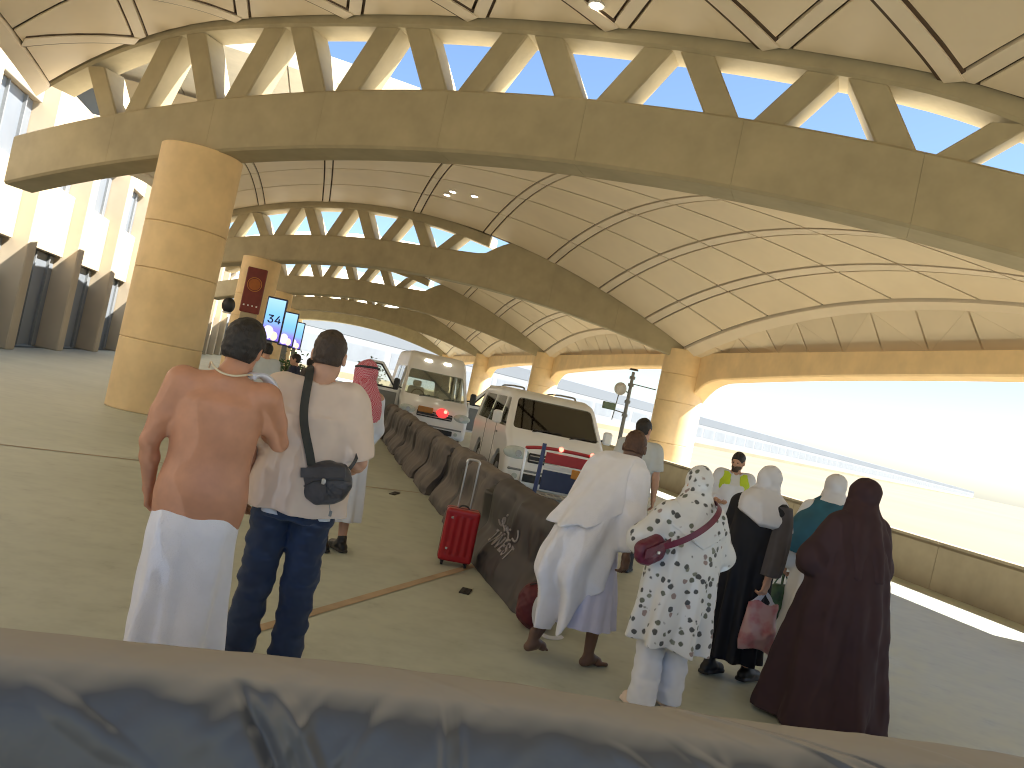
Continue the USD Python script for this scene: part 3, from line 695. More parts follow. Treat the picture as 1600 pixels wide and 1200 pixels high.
def torso_tube(J, fat=0.):
    s = J['s']; pl, wa, ch, nk = J['pelvis'], J['waist'], J['chest'], J['neck']
    return Tube([(pl[2] - .14 * s, .150 * s + fat, .105 * s + fat, pl[0], pl[1]), (pl[2], .168 * s + fat, .118 * s + fat, pl[0], pl[1]), (wa[2], .150 * s + fat, .108 * s + fat, wa[0], wa[1]),
                 (ch[2] - .05 * s, .168 * s + fat * .7, .118 * s + fat * .6, ch[0], ch[1]), (ch[2] + .05 * s, .172 * s + fat * .5, .118 * s + fat * .4, ch[0], ch[1] - .005),
                 (nk[2] - .055 * s, .145 * s, .085 * s, nk[0], nk[1]), (nk[2] - .01 * s, .075 * s, .065 * s, nk[0], nk[1])])
def body_sdf(P, J, fat=0., turn=0., nod=0., tilt=0., legs=True, arms='lr', muscle=1.0):
    s = J['s']; T = torso_tube(J, fat)
    d = T(P)
    d = smin(d, cap(P, J['neck'] - A3(0, .0, .03) * s, J['head'] - A3(0, .025, .06) * s, .060 * s, .054 * s), .03)
    for n, sg in (('r', 1), ('l', -1)):
        trap = cap(P, J['neck'] - A3(-sg * .02, .01, .015) * s, J['sh_' + n] - A3(sg * .03, .01, -.01) * s, .040 * s, .048 * s)
        d = smin(d, trap, .05 * s)
    for n in arms:
        arm = union([cap(P, J['sh_' + n], J['sh_' + n] * .45 + J['el_' + n] * .55, .060 * s * muscle, .050 * s * muscle), cap(P, J['sh_' + n] * .45 + J['el_' + n] * .55, J['el_' + n], .050 * s * muscle, .041 * s),
                     cap(P, J['el_' + n], J['el_' + n] * .65 + J['wr_' + n] * .35, .041 * s, .041 * s), cap(P, J['el_' + n] * .65 + J['wr_' + n] * .35, J['wr_' + n], .041 * s, .027 * s)], .02)
        d = smin(d, arm, .035 * s)
    if legs:
        for n in 'lr':
            leg = union([cap(P, J['hip_' + n], J['kn_' + n], .086 * s + fat * .4, .055 * s), cap(P, J['kn_' + n], J['kn_' + n] * .62 + J['an_' + n] * .38, .053 * s, .054 * s), cap(P, J['kn_' + n] * .62 + J['an_' + n] * .38, J['an_' + n], .054 * s, .036 * s)], .03)
            d = smin(d, leg, .03 * s)
    return smin(d, head_sdf(P, J, turn, nod, tilt), .022 * s)
def bounds(J, pad=.2):
    P = np.array([v for k, v in J.items() if k != 's']); lo, hi = P.min(0) - pad, P.max(0) + pad; lo[2] = max(lo[2], -.01); return lo, hi

def person(label, loc, facing, J, skin, parts, hands='lr', feet='', group=None, fat=0., head=(0, 0, 0), hair=None, hairmat=None, curl=.45, res=.0125, muscle=1.0, arms='lr', fwd=(0, 1, 0), eyes=True):
    """facing: degrees anticlockwise from +Y. parts: (name, mesh, material)."""
    t = thing('person', label, 'person', (loc[0], loc[1], 0), facing, group)
    lo, hi = bounds(J)
    ms = [nets(lambda P: body_sdf(P, J, fat, *head, arms=arms, muscle=muscle), lo, hi, res)]
    h = J['head']; s = J['s']
    ms.append(nets(lambda P: smin(head_sdf(P, J, *head), cap(P, J['neck'] - A3(0, 0, .0) * s, h - A3(0, .025, .06) * s, .058 * s, .053 * s), .022 * s), h - .15 * s, h + .15 * s, .0068))
    for n in hands: ms.append(hand_mesh(J, n, curl=curl, fwd=fwd))
    for n in feet: ms.append(foot_mesh(J, n))
    b = obj('body', cat_(ms), skin, t, smooth=True)
    if hair is not None:
        obj('hair', nets(lambda P: hair_sdf(P, J, *head, **hair), h - .16 * s, h + .16 * s, .0062), hairmat or M['hair'], t, smooth=True)
    if eyes:
        R = head_frame(J, *head)
        for sg in (-1, 1):
            e = trimesh.creation.icosphere(1, .0095 * s); e.apply_translation(h + R @ (np.array([sg * .031, .083, .002]) * s)); obj('eye', e, M['eye'], t, smooth=True)
    for p in parts: obj(p[0], p[1], p[2], t, smooth=p[3] if len(p) > 3 else True, label=p[4] if len(p) > 4 else None)
    return t

def shirt(J, fat, hem, sleeves, grow=.022, seed=1, wide=.02, amp=.012, res=.0105, loose=.0, neck=.0):
    """A shirt over the torso; sleeves = {side: share of the way shoulder -> elbow (to 1) or on to the wrist (to 2)}."""
    s = J['s']; T = torso_tube(J, fat); fo = folds(seed, 8, amp * 1.2, J['chest'][2] + .05, hem)
    zt = J['neck'][2]
    lo, hi = bounds(J); pl = J['pelvis']
    skirt = Tube([(hem - .02, .172 * s + fat + wide + loose, .122 * s + fat + wide + loose, pl[0], pl[1]), (J['waist'][2], .158 * s + fat + wide * .8 + loose, .115 * s + fat + wide * .6 + loose, J['waist'][0], J['waist'][1]),
                  (J['chest'][2], .170 * s + fat * .7 + wide * .4, .118 * s + fat * .6 + wide * .3, J['chest'][0], J['chest'][1])])
    def f(P):
        d = smin(T(P, grow), skirt(P, grow, fo), .04)
        for n, sg in (('r', 1), ('l', -1)):
            d = smin(d, cap(P, J['neck'] - A3(-sg * .02, .01, .03) * s, J['sh_' + n] - A3(sg * .03, .01, -.01) * s, .036 * s + grow, .05 * s + grow), .05 * s)
            k = sleeves.get(n, 0)
            if k:
                e = J['sh_' + n] + (J['el_' + n] - J['sh_' + n]) * min(k, 1.)
                arm = cap(P, J['sh_' + n], e + (e - J['sh_' + n]) * .06, .062 * s + grow, .058 * s + grow * 1.3)
                if k > 1:
                    e2 = J['el_' + n] + (J['wr_' + n] - J['el_' + n]) * (k - 1); arm = smin(arm, cap(P, J['el_' + n], e2, .052 * s + grow, .040 * s + grow), .02); dirn = e2 - J['el_' + n]
                    cut = ((P - e2) @ dirn) / np.linalg.norm(dirn)
                else:
                    dirn = J['el_' + n] - J['sh_' + n]; cut = ((P - e) @ dirn) / np.linalg.norm(dirn)
                d = smin(d, np.maximum(arm, cut), .04 * s)
        d = d - amp * (1.1 * nz(P, 9, seed, (1.2, 1.2, .55)) + .55 * nz(P, 22, seed + 3, (1, 1, .6)))
        r = np.linalg.norm((P - J['neck'] - A3(0, .012, .045) * s) * [1, 1, .8], axis=1)
        d = np.maximum(d, (.082 - neck) * s - r)
        return np.maximum(d, hem + .012 * np.sin(P[:, 0] * 17 + seed) * .5 - P[:, 2])
    return nets(f, [lo[0], lo[1], hem - .03], hi, res)
def trousers(J, fat, top, grow=.016, seed=2, amp=.012, low=.05, res=.0105, wide=0.):
    s = J['s']; T = torso_tube(J, fat); lo, hi = bounds(J)
    def f(P):
        d = T(P, grow)
        for n in 'lr':
            an = J['an_' + n]
            leg = union([cap(P, J['hip_' + n], J['kn_' + n], .088 * s + fat * .4 + grow, .060 * s + grow + wide), cap(P, J['kn_' + n], an + A3(0, 0, -.04), .060 * s + grow + wide, .050 * s + grow + wide * 1.3)], .03)
            d = smin(d, leg, .02 * s)
        d = d - amp * (nz(P, 11, seed, (1, 1, 1.7)) + .6 * nz(P, 24, seed + 1, (1, 1, 1.4)))
        return np.maximum.reduce([d, P[:, 2] - top, low - P[:, 2]])
    return nets(f, [lo[0], lo[1], low - .02], [hi[0], hi[1], top + .03], res)

def robe(rows, seed, nf, amp, ztop, hem, arms=(), k=.05, amp2=.010, cut=None, lo=None, hi=None, res=.0105, power=2.1, extra=None, freq=9):
    T = Tube(rows); fo = folds(seed, nf, amp, ztop, hem)
    r = np.array(rows); lo = lo or [-(r[:, 1] + np.abs(r[:, 3])).max() - .22, -(r[:, 2] + np.abs(r[:, 4])).max() - .16, hem - .03]
    hi = hi or [-lo[0], -lo[1], r[:, 0].max() + .14]
    def f(P):
        d = T(P, 0., fo, power)
        for a in arms: d = smin(d, cap(P, *a), k)
        if extra is not None: d = extra(P, d)
        d = d - amp2 * (1.1 * nz(P, freq, seed, (1.2, 1.2, .45)) + .5 * nz(P, 24, seed + 3, (1, 1, .5)))
        if cut is not None: d = np.maximum(d, cut(P))
        return np.maximum(d, hem - P[:, 2])
    return nets(f, lo, hi, res)
def scarf(J, head, rows, seed, face=True, amp=.012, hem=0, res=.0085, grow=.014, nf=7, cut=None):
    """Cloth over the head that hangs to the shoulders; open in front of the face."""
    s = J['s']; R = head_frame(J, *head); T = Tube(rows); fo = folds(seed, nf, amp * 1.6, J['head'][2], hem)
    def f(P):
        q = (P - J['head']) @ R / s
        d = ell(q, (0, -.012, .022), (.083 + grow, .104 + grow, .099 + grow)) * s
        d = smin(d, ell(q, (0, .0, -.06), (.074 + grow, .085 + grow, .085)) * s, .03)
        d = smin(d, T(P, 0, fo), .05)
        d = d - amp * (nz(P, 13, seed, (1, 1, .6)) + .4 * nz(P, 30, seed))
        if face: d = np.maximum(d, -ell(q, (0, .135, -.015), (.062, .085, .085)) * s)
        if cut is not None: d = np.maximum(d, cut(P))
        return np.maximum(d, hem - P[:, 2])
    r = np.array(rows); w = (r[:, 1] + np.abs(r[:, 3])).max() + .12; dd = (r[:, 2] + np.abs(r[:, 4])).max() + .12
    return nets(f, [min(-w, J['head'][0] - .16), min(-dd, J['head'][1] - .18), hem - .02], [max(w, J['head'][0] + .16), max(dd, J['head'][1] + .2), J['head'][2] + .17], res)

# ---- man in beige shirt and jeans, with a bag across his back
J = joints(1.85); s = J['s']
J.update(el_r=A3(.285, -.05, 1.20), wr_r=A3(.255, .19, 1.13), el_l=A3(-.29, -.06, 1.20), wr_l=A3(-.285, .05, .94), hip_l=A3(-.095, 0, .96), hip_r=A3(.095, 0, .96),
         kn_l=A3(-.118, .03, .52), an_l=A3(-.135, -.02, .09), to_l=A3(-.16, .13, .03), kn_r=A3(.105, .05, .52), an_r=A3(.115, .02, .09), to_r=A3(.14, .17, .03), head=J['head'] + A3(.012, 0, 0))
hd = (-6, -3, 0)
shirt_a = shirt(J, .028, .885, {'r': .97, 'l': 1.0}, seed=3, wide=.028, amp=.020, loose=.006)
bm = person('man in beige shirt and blue jeans with a dark bag slung across his back', (.045, 4.55), -6, J, M['skin1'], [
    ('shirt', shirt_a, M['shirt']),
    ('undershirt', robe([(.97, .20, .145, 0, 0), (.92, .205, .15, 0, 0), (.855, .21, .152, 0, 0)], 6, 8, .008, 1.0, .862, cut=lambda P: P[:, 2] - .93), M['thobe']),
    ('trousers', trousers(J, .026, 1.0, seed=4, amp=.024, wide=.012), M['denim']),
    ('shoe', shoe_mesh(J, 'l'), M['shoe']), ('shoe', shoe_mesh(J, 'r'), M['shoe'])], hair=dict(low=-.055, thick=.006), hairmat=M['hairbrown'], fat=.02, head=hd)
def bag_mesh(w, h, dp, seed):
    def f(P):
        q = P.copy(); prof = w / 2 * np.clip(1 - .35 * np.clip(-q[:, 2] / (h / 2), 0, 1) ** 2, .3, 1)
        d = (np.maximum.reduce([np.abs(q[:, 0]) / prof, np.abs(q[:, 2]) / (h / 2)]) * .0)
        a = (np.abs(q[:, 0] / prof) ** 3.2 + np.abs(q[:, 1] / (dp / 2)) ** 2.4 + np.abs(q[:, 2] / (h / 2)) ** 3.2)
        return (a ** (1 / 2.8) - 1) * dp / 2 * .8 - .008 * (nz(P, 16, seed) + .5 * nz(P, 40, seed))
    return nets(f, [-w / 2 - .03, -dp / 2 - .03, -h / 2 - .03], [w / 2 + .03, dp / 2 + .03, h / 2 + .03], .006)
bl = (.175, 4.365, 1.075)
t = thing('shoulder_bag', 'dark grey leather shoulder bag resting on the hip of the man in jeans', 'bag', bl, -16)
tilt = rotm((0, 1, 0), -12)
m = bag_mesh(.275, .225, .115, 4); m.apply_transform(tilt); obj('pouch', m, M['leather'], t, smooth=True)
def on_bag(pts): return trimesh.transformations.transform_points(np.array(pts, float), tilt)
obj('zip', tube(on_bag([(-.10, -.056, -.01), (-.05, -.064, .015), (.0, -.066, .02), (.06, -.063, .022), (.11, -.054, .02)]), .0035, 8), M['blackplastic'], t)
obj('buckle', box((.022, .012, .03), on_bag([(.005, -.068, .015)])[0], .004), M['alu'], t)
obj('zip_pull', tube(on_bag([(.012, -.069, .005), (.02, -.071, -.02), (.022, -.068, -.04)]), .004, 8), M['blackplastic'], t)
obj('flap', slab(lambda u, v: on_bag(np.c_[u, -.058 - .006 * np.cos(u * 9), v]), np.linspace(-.115, .115, 9), np.linspace(.035, .085, 4), (0, -.004, 0)), M['leather'], t)
obj('charm', cat_([tube(on_bag([(.03, -.05, -.10), (.035, -.05, -.135)]), .002, 6), box((.016, .006, .03), on_bag([(.036, -.05, -.15)])[0], .003)]), M['greymetal'], t)
# shoulder strap from the left of the neck down the back
sp = [(-.085, .12, 1.52), (-.078, .045, 1.625), (-.066, -.05, 1.63), (-.052, -.13, 1.55), (-.035, -.163, 1.40), (.012, -.172, 1.27), (.058, -.168, 1.155)]
def lay(mesh, pts, out):
    """Push each point of a back strap out to the cloth's surface (the cloth's back faces -Y)."""
    V = mesh.vertices; res = []
    for p in pts:
        near = V[(np.abs(V[:, 0] - p[0]) < .022) & (np.abs(V[:, 2] - p[2]) < .022)]
        res.append((p[0], min(p[1], near[:, 1].min() - out) if len(near) and p[1] < -.08 else p[1], p[2]))
    return res
_P = smooth_path(sp[2:], 12); sp = sp[:2] + [tuple(p) for p in lay(shirt_a, _P, .003)]
R6 = Rz(-6); sp = [R6 @ np.array(p) + A3(.045, 4.55, 0) - A3(*bl) for p in sp]; Rb = Rz(16)
sp = [Rb @ p for p in sp]
obj('shoulder_strap', strap(sp, .043, .005, lambda p: Rb @ (R6 @ A3(0, -1, .25))), M['strap'], t)
obj('strap', strap([on_bag([(.12, -.0, .075)])[0], on_bag([(.145, .03, .12)])[0], on_bag([(.13, .10, .17)])[0]], .02, .004, lambda p: A3(.7, -.7, 0)), M['blackplastic'], t)

# ---- bare shouldered man in a white wrap at the left edge
J = joints(1.80)
J.update(sh_r=A3(.195, .0, 1.46), el_r=A3(.285, .11, 1.255), wr_r=A3(.13, .30, 1.33), el_l=A3(-.27, -.03, 1.17), wr_l=A3(-.26, .10, .94), head=J['head'] + A3(.04, .03, -.005))
hd = (-14, -8, 6)
ihl = person('bare shouldered man in a white waist wrap, cut by the left edge of the photo', (-.385, 4.08), -4, J, M['skin3'], [
    ('waist_wrap', robe([(.92, .185, .135, 0, 0), (.80, .20, .155, 0, -.01), (.5, .20, .16, 0, 0), (.16, .205, .18, 0, .01)], 11, 9, .030, .95, .14, cut=lambda P: P[:, 2] - .935 - .01 * np.sin(P[:, 0] * 20)), M['towel']),
    ('shoulder_towel', strap([(.10, .02, 1.54), (.16, .075, 1.545), (.205, .115, 1.49), (.222, .15, 1.40), (.215, .165, 1.33)], .07, .02, lambda p: A3(.6, .6, .5), 30), M['towel']),
    ('neck_cord', tube(smooth_path([(-.10, .06, 1.55), (-.075, -.03, 1.575), (-.02, -.092, 1.545), (.045, -.09, 1.54), (.095, -.04, 1.555), (.11, .05, 1.54), (.07, .12, 1.47)], 40), .005, 8), M['cream'])],
    hair=dict(low=-.07, thick=.014), fat=.035, head=hd, muscle=1.22, feet='lr', fwd=(0, 1, 0), curl=.7)

# ---- stooped man in white towelling robes walking away to the right
J = joints(1.70)
J.update(pelvis=A3(0, 0, .92), waist=A3(0, .03, 1.06), chest=A3(0, .09, 1.24), neck=A3(0, .17, 1.40), head=A3(.01, .235, 1.545), sh_r=A3(.18, .13, 1.36), sh_l=A3(-.18, .13, 1.36),
         el_r=A3(.245, .06, 1.07), wr_r=A3(.268, .06, .83), el_l=A3(-.24, .10, 1.07), wr_l=A3(-.23, .2, .86), kn_r=A3(.09, .10, .50), an_r=A3(.09, .10, .085), to_r=A3(.09, .25, .03),
         kn_l=A3(-.10, -.06, .48), an_l=A3(-.12, -.25, .13), to_l=A3(-.13, -.12, .05))
hd = (26, -14, 0)
arms = [((.18, .13, 1.36), (.238, .10, 1.08), .085, .085), ((.243, .07, 1.08), (.258, .06, .90), .080, .060), ((-.18, .13, 1.36), (-.25, .08, 1.08), .085, .09), ((-.25, .08, 1.08), (-.24, .1, .9), .09, .10), ((-.1, .14, 1.39), (.1, .14, 1.39), .09, .09)]
rows = [(1.45, .12, .085, 0, .15), (1.36, .19, .125, 0, .12), (1.2, .205, .165, 0, .06), (1.0, .225, .205, -.01, -.01), (.8, .235, .235, -.03, -.07), (.62, .225, .245, -.045, -.10), (.45, .20, .21, -.04, -.06), (.22, .17, .17, -.05, -.06)]
def cutU(P):   # hem: low at the trailing back corner, high in front
    th = np.arctan2(P[:, 0] + .03, -(P[:, 1] + .05)); z = .44 + .10 * np.sin(th * 1.0) + .27 * (P[:, 1] + .05) / .25 - .24 * np.exp(-((P[:, 1] + .26) / .07) ** 2 - ((P[:, 0] + .06) / .13) ** 2)
    return z - P[:, 2]
cape_rows = [(1.44, .125, .09, 0, .145), (1.36, .20, .135, 0, .115), (1.2, .222, .185, 0, .05), (1.06, .25, .225, -.02, .0), (.93, .27, .265, -.035, -.035)]
def cutC(P): return (1.05 - .45 * np.clip(-(P[:, 1] - .02), -.05, .25) + .25 * np.clip(P[:, 0], -.1, .3) + .012 * np.sin(P[:, 0] * 31)) - P[:, 2]
white_man = person('stooped man wrapped in white towelling robes, bare feet, walking away', (2.07, 5.42), -62, J, M['skin2'], [
    ('upper_robe', robe(rows, 21, 8, .050, 1.4, .16, arms=arms, cut=cutU, amp2=.016, lo=[-.5, -.5, .14], hi=[.5, .45, 1.6], freq=7), M['towel']),
    ('shoulder_cape', robe(cape_rows, 25, 7, .040, 1.4, .80, arms=[(a[0], a[1], a[2] + .012, a[3] + .014) for a in arms[:3:2]] + [((-.1, .14, 1.39), (.1, .14, 1.39), .098, .098)], cut=lambda P: np.maximum(cutC(P), P[:, 0] - .16 - .2 * (1.45 - P[:, 2])), amp2=.014, lo=[-.5, -.5, .7], hi=[.5, .45, 1.6], freq=7), M['towel']),
    ('waist_wrap', robe([(.95, .17, .135, 0, .02), (.7, .19, .17, 0, .03), (.45, .205, .20, 0, .05), (.27, .215, .215, .01, .055)], 22, 10, .034, .9, .275, amp2=.012), M['towel2'])],
    hair=dict(low=-.05, thick=.0025), hairmat=M['hairshort'], head=hd, feet='lr', hands='rl', curl=.75)

# ---- woman in a floral dress
J = joints(1.53)
J.update(el_l=A3(-.27, .05, 1.0), wr_l=A3(-.15, .2, .98), el_r=A3(.25, .03, .98), wr_r=A3(.17, .2, .93), an_l=A3(-.12, -.05, .08), to_l=A3(-.14, .09, .03), an_r=A3(.12, .03, .08), to_r=A3(.13, .17, .03), head=J['head'] + A3(.01, .01, -.01))
hd = (-4, -4, 3)
arms = [((.16, 0, 1.22), (.265, .02, 1.0), .085, .09), ((.265, .02, 1.0), (.19, .17, .95), .085, .075), ((-.16, 0, 1.22), (-.285, .03, 1.02), .085, .095), ((-.285, .03, 1.02), (-.17, .17, 1.0), .09, .08)]
fl = person('woman in a white dress and headscarf printed with small dark flowers', (2.42, 4.73), 6, J, M['skin1'], [
    ('dress', robe([(1.29, .12, .085, 0, 0), (1.2, .18, .13, 0, -.005), (1.0, .225, .18, 0, -.01), (.8, .245, .20, 0, -.015), (.6, .25, .205, -.005, -.015), (.37, .255, .215, -.01, -.01)], 31, 9, .040, 1.1, .40, arms=arms, amp2=.016,
                   cut=lambda P: .425 - .10 * (P[:, 0] + .1) + .012 * np.sin(P[:, 0] * 24 + P[:, 1] * 10) - P[:, 2]), M['floral']),
    ('headscarf', scarf(J, hd, [(1.36, .085, .09, .01, .0), (1.28, .155, .125, 0, -.01), (1.15, .22, .165, 0, -.015), (1.0, .20, .18, .0, -.02)], 33, hem=1.04, cut=lambda P: 1.05 + .55 * np.abs(P[:, 0]) - P[:, 2]), M['floral']),
    ('trousers', trousers(J, .02, .8, grow=.022, seed=35, amp=.016, low=.045, wide=.014), M['thobe']),
    ('shoe', shoe_mesh(J, 'l'), M['shirt']), ('shoe', shoe_mesh(J, 'r'), M['shirt'])], head=hd, fat=.05)
t = thing('handbag', 'burgundy leather handbag at the left hip of the woman in the floral dress', 'bag', (2.13, 4.60, .985), 25)
m = bag_mesh(.24, .16, .10, 9); m.apply_transform(rotm((0, 1, 0), -22)); obj('pouch', m, M['burgundy'], t, smooth=True)
m = slab(lambda u, v: np.c_[u, -.047 - .01 * np.cos(u * 10), v + u * .4], np.linspace(-.1, .1, 9), np.linspace(-.0, .055, 4), (0, -.006, 0)); obj('flap', m, M['burgundy'], t)
obj('clasp', box((.025, .01, .018), (.0, -.066, .005), .003), M['alu'], t)
wpts = np.array([(2.185, 4.53, 1.035), (2.27, 4.475, 1.10), (2.38, 4.475, 1.185), (2.48, 4.535, 1.275), (2.535, 4.65, 1.325), (2.545, 4.77, 1.305)])
Rl = Rz(-25); obj('shoulder_strap', strap([Rl @ (p - A3(2.13, 4.60, .985)) for p in wpts], .036, .006, lambda p: Rl @ A3(.15, -1, .35)), M['burgundy'], t)

# ---- woman in black with a white headscarf
J = joints(1.60)
J.update(el_r=A3(.215, -.03, 1.02), wr_r=A3(.225, -.10, .80), el_l=A3(-.235, .06, 1.03), wr_l=A3(-.1, .22, 1.0), an_r=A3(.09, .10, .09), to_r=A3(.10, .27, .03), an_l=A3(-.09, -.12, .09), to_l=A3(-.09, .03, .03), head=J['head'] + A3(0, .03, 0))
hd = (6, -4, 0)
arms = [((.17, 0, 1.28), (-.0, 0, 1.30), .08, .08), ((-.17, 0, 1.28), (-.245, .05, 1.04), .08, .085), ((-.245, .05, 1.04), (-.12, .2, 1.0), .08, .06)]
ab = person('woman in a long black abaya and white headscarf carrying a pink plastic bag', (3.38, 5.56), -62, J, M['skin1'], [
    ('abaya', robe([(1.40, .12, .10, 0, 0), (1.33, .185, .125, 0, 0), (1.25, .20, .14, 0, 0), (1.0, .185, .155, 0, -.01), (.7, .19, .17, 0, -.01), (.4, .20, .185, 0, .0), (.09, .21, .205, 0, .01)], 41, 8, .035, 1.1, .16, arms=arms, amp2=.014), M['black_cloth']),
    ('sleeve', robe([(1.34, .07, .07, .17, 0), (1.05, .070, .075, .222, -.03), (.84, .062, .07, .232, -.085)], 43, 6, .012, 1.3, .82, amp2=.01, lo=[.0, -.2, .80], hi=[.45, .25, 1.45]), M['charcoal']),
    ('headscarf', scarf(J, hd, [(1.43, .10, .105, 0, .01), (1.34, .195, .165, 0, .015), (1.2, .235, .205, .01, .02), (1.05, .225, .20, .02, .03)], 44, hem=1.06, amp=.012, cut=lambda P: np.maximum(1.11 + .42 * np.abs(P[:, 0] - .10) + .5 * np.maximum(0, -.02 - P[:, 1]) - P[:, 2], -P[:, 0] - .10 - .35 * np.maximum(0, P[:, 2] - 1.28))), M['khimar']),
    ('shoe', shoe_mesh(J, 'l'), M['shoe']), ('shoe', shoe_mesh(J, 'r'), M['shoe'])], head=hd, fat=.03, curl=.9)
ph = Rz(-62) @ (J['wr_r'] + A3(.0, .012, -.10)) + A3(3.38, 5.56, 0)
t = thing('plastic_bag', 'pink printed plastic bag hanging from the hand of the woman in black', 'bag', ph, -12)
def pbag(P):
    w = .128 - .018 * np.clip((P[:, 2] + .38) / .3, 0, 1); dp = .02 + .055 * np.exp(-((P[:, 2] + .26) / .12) ** 2)
    a = (np.abs(P[:, 0] / w) ** 4 + np.abs(P[:, 1] / dp) ** 2) ** (1 / 3)
    d = (a - 1) * .045; d = np.maximum(d, np.maximum(P[:, 2] + .055 + .012 * np.sin(P[:, 0] * 40), -.40 + .02 * np.cos(P[:, 0] * 22) - P[:, 2]))
    return d - .007 * (nz(P, 12, 3) + .8 * nz(P, 26, 4))
obj('sack', nets(pbag, [-.2, -.14, -.44], [.2, .14, -.02], .007), M['pinkplastic'], t, smooth=True)
for x in (-.07, .07):
    obj('handle', strap([(x - .025, 0, -.07), (x * .7, 0, -.03), (x * .15, 0, .012), (x * .5 + .012, .01, -.03), (x + .03, .01, -.07)], .022, .002, lambda p: A3(0, -1, 0)), M['thobe'], t)
tm = meshkit.text_mesh('mini', .055, .002, True); tm.apply_translation((-tm.bounds.mean(0)[0], 0, 0)); tm.apply_transform(rotm((1, 0, 0), 90)); tm.apply_translation((0.02, -.088, -.21))

# ---- woman in a maroon robe at the right edge
J = joints(1.66)
J.update(el_r=A3(.26, .06, 1.06), wr_r=A3(.15, .25, 1.02), el_l=A3(-.26, .06, 1.06), wr_l=A3(-.15, .25, 1.02)); hd = (8, -3, 0)
arms = [((.17, 0, 1.34), (.275, .05, 1.08), .085, .10), ((.275, .05, 1.08), (.16, .22, 1.02), .10, .09), ((-.17, 0, 1.34), (-.275, .05, 1.08), .085, .10), ((-.275, .05, 1.08), (-.16, .22, 1.02), .10, .09)]
person('woman in a wide dark maroon robe, mostly beyond the right edge of the photo', (3.70, 4.86), 8, J, M['skin1'], [
    ('robe', robe([(1.42, .12, .09, 0, 0), (1.33, .19, .13, 0, 0), (1.1, .26, .20, 0, -.01), (.8, .31, .25, 0, -.01), (.45, .365, .30, 0, .0), (.03, .43, .36, 0, .01)], 51, 9, .05, 1.2, .03, arms=arms, amp2=.018, lo=[-.62, -.55, .0], hi=[.62, .55, 1.6]), M['maroon']),
    ('headscarf', scarf(J, hd, [(1.49, .09, .095, 0, 0), (1.39, .16, .13, 0, -.01), (1.22, .24, .18, 0, -.01), (1.0, .25, .2, 0, -.02)], 53, hem=1.02, amp=.014), M['maroon']),
    ('shoe', shoe_mesh(J, 'l'), M['shoe']), ('shoe', shoe_mesh(J, 'r'), M['shoe'])], head=hd, fat=.04)

# ---- person in white with a teal shawl
J = joints(1.64)
J.update(el_l=A3(-.24, .02, 1.06), wr_l=A3(-.25, .08, .82)); hd = (-10, -3, 0)
arms = [((.17, 0, 1.32), (.25, .04, 1.06), .08, .085), ((.25, .04, 1.06), (.16, .2, 1.0), .085, .07), ((-.17, 0, 1.32), (-.245, .02, 1.06), .08, .085), ((-.245, .02, 1.06), (-.255, .07, .86), .085, .08)]
person('person in a white robe with a teal shawl, half hidden behind the maroon robe', (4.39, 6.15), -15, J, M['skin1'], [
    ('robe', robe([(1.4, .12, .09, 0, 0), (1.31, .185, .13, 0, 0), (1.0, .21, .17, 0, 0), (.6, .23, .19, 0, 0), (.1, .26, .22, 0, .01)], 61, 8, .035, 1.1, .10, arms=arms), M['thobe']),
    ('shawl', robe([(1.44, .11, .09, 0, 0), (1.34, .22, .165, 0, -.01), (1.15, .295, .215, -.03, -.03), (.95, .28, .22, -.05, -.04)], 63, 6, .03, 1.35, .84, amp2=.02, cut=lambda P: .86 + .9 * np.abs(P[:, 0] + .17) * .6 - P[:, 2], lo=[-.5, -.5, .8], hi=[.5, .5, 1.6]), M['teal']),
    ('headscarf', scarf(J, hd, [(1.47, .09, .095, 0, 0), (1.38, .15, .125, 0, -.01), (1.27, .19, .15, 0, -.01)], 64, hem=1.25, amp=.012), M['khimar']),
    ('shoe', shoe_mesh(J, 'l'), M['shoe']), ('shoe', shoe_mesh(J, 'r'), M['shoe'])], head=hd, fat=.03, curl=.9)
ph = Rz(-15) @ (J['wr_l'] + A3(.0, .012, -.10)) + A3(4.39, 6.15, 0)
t = thing('carrier_bag', 'dark green patterned bag carried beside the white robe', 'bag', ph, 20)
m = bag_mesh(.27, .33, .15, 14); m.apply_translation((0, 0, -.25)); obj('sack', m, M['greenbag'], t, smooth=True)
for y in (-.03, .03): obj('handle', tube(smooth_path([(-.06, y, -.10), (-.03, y * .5, -.03), (0, 0, .01), (.03, y * .5, -.03), (.06, y, -.10)], 20), .006, 8), M['greenbag'], t)

# ---- man in a pale grey shirt
J = joints(1.79); J.update(el_r=A3(.25, -.03, 1.15), wr_r=A3(.26, .06, .91), kn_r=A3(.1, .12, .52), an_r=A3(.1, .16, .09), to_r=A3(.11, .31, .03), kn_l=A3(-.1, .0, .5), an_l=A3(-.1, -.22, .14), to_l=A3(-.11, -.09, .05)); hd = (-22, 0, 0)
person('man in a pale grey shirt and dark trousers walking off near the pole', (3.76, 8.95), -32, J, M['skin1'], [
    ('shirt', shirt(J, .01, .93, {'r': .75, 'l': .75}, seed=71, wide=.02, amp=.014, res=.014), M['grey_shirt']), ('trousers', trousers(J, .01, 1.0, seed=72, amp=.016, res=.014), M['dark_trousers']),
    ('shoe', shoe_mesh(J, 'l'), M['shoe']), ('shoe', shoe_mesh(J, 'r'), M['shoe'])], hair=dict(low=-.06), head=hd, res=.014)

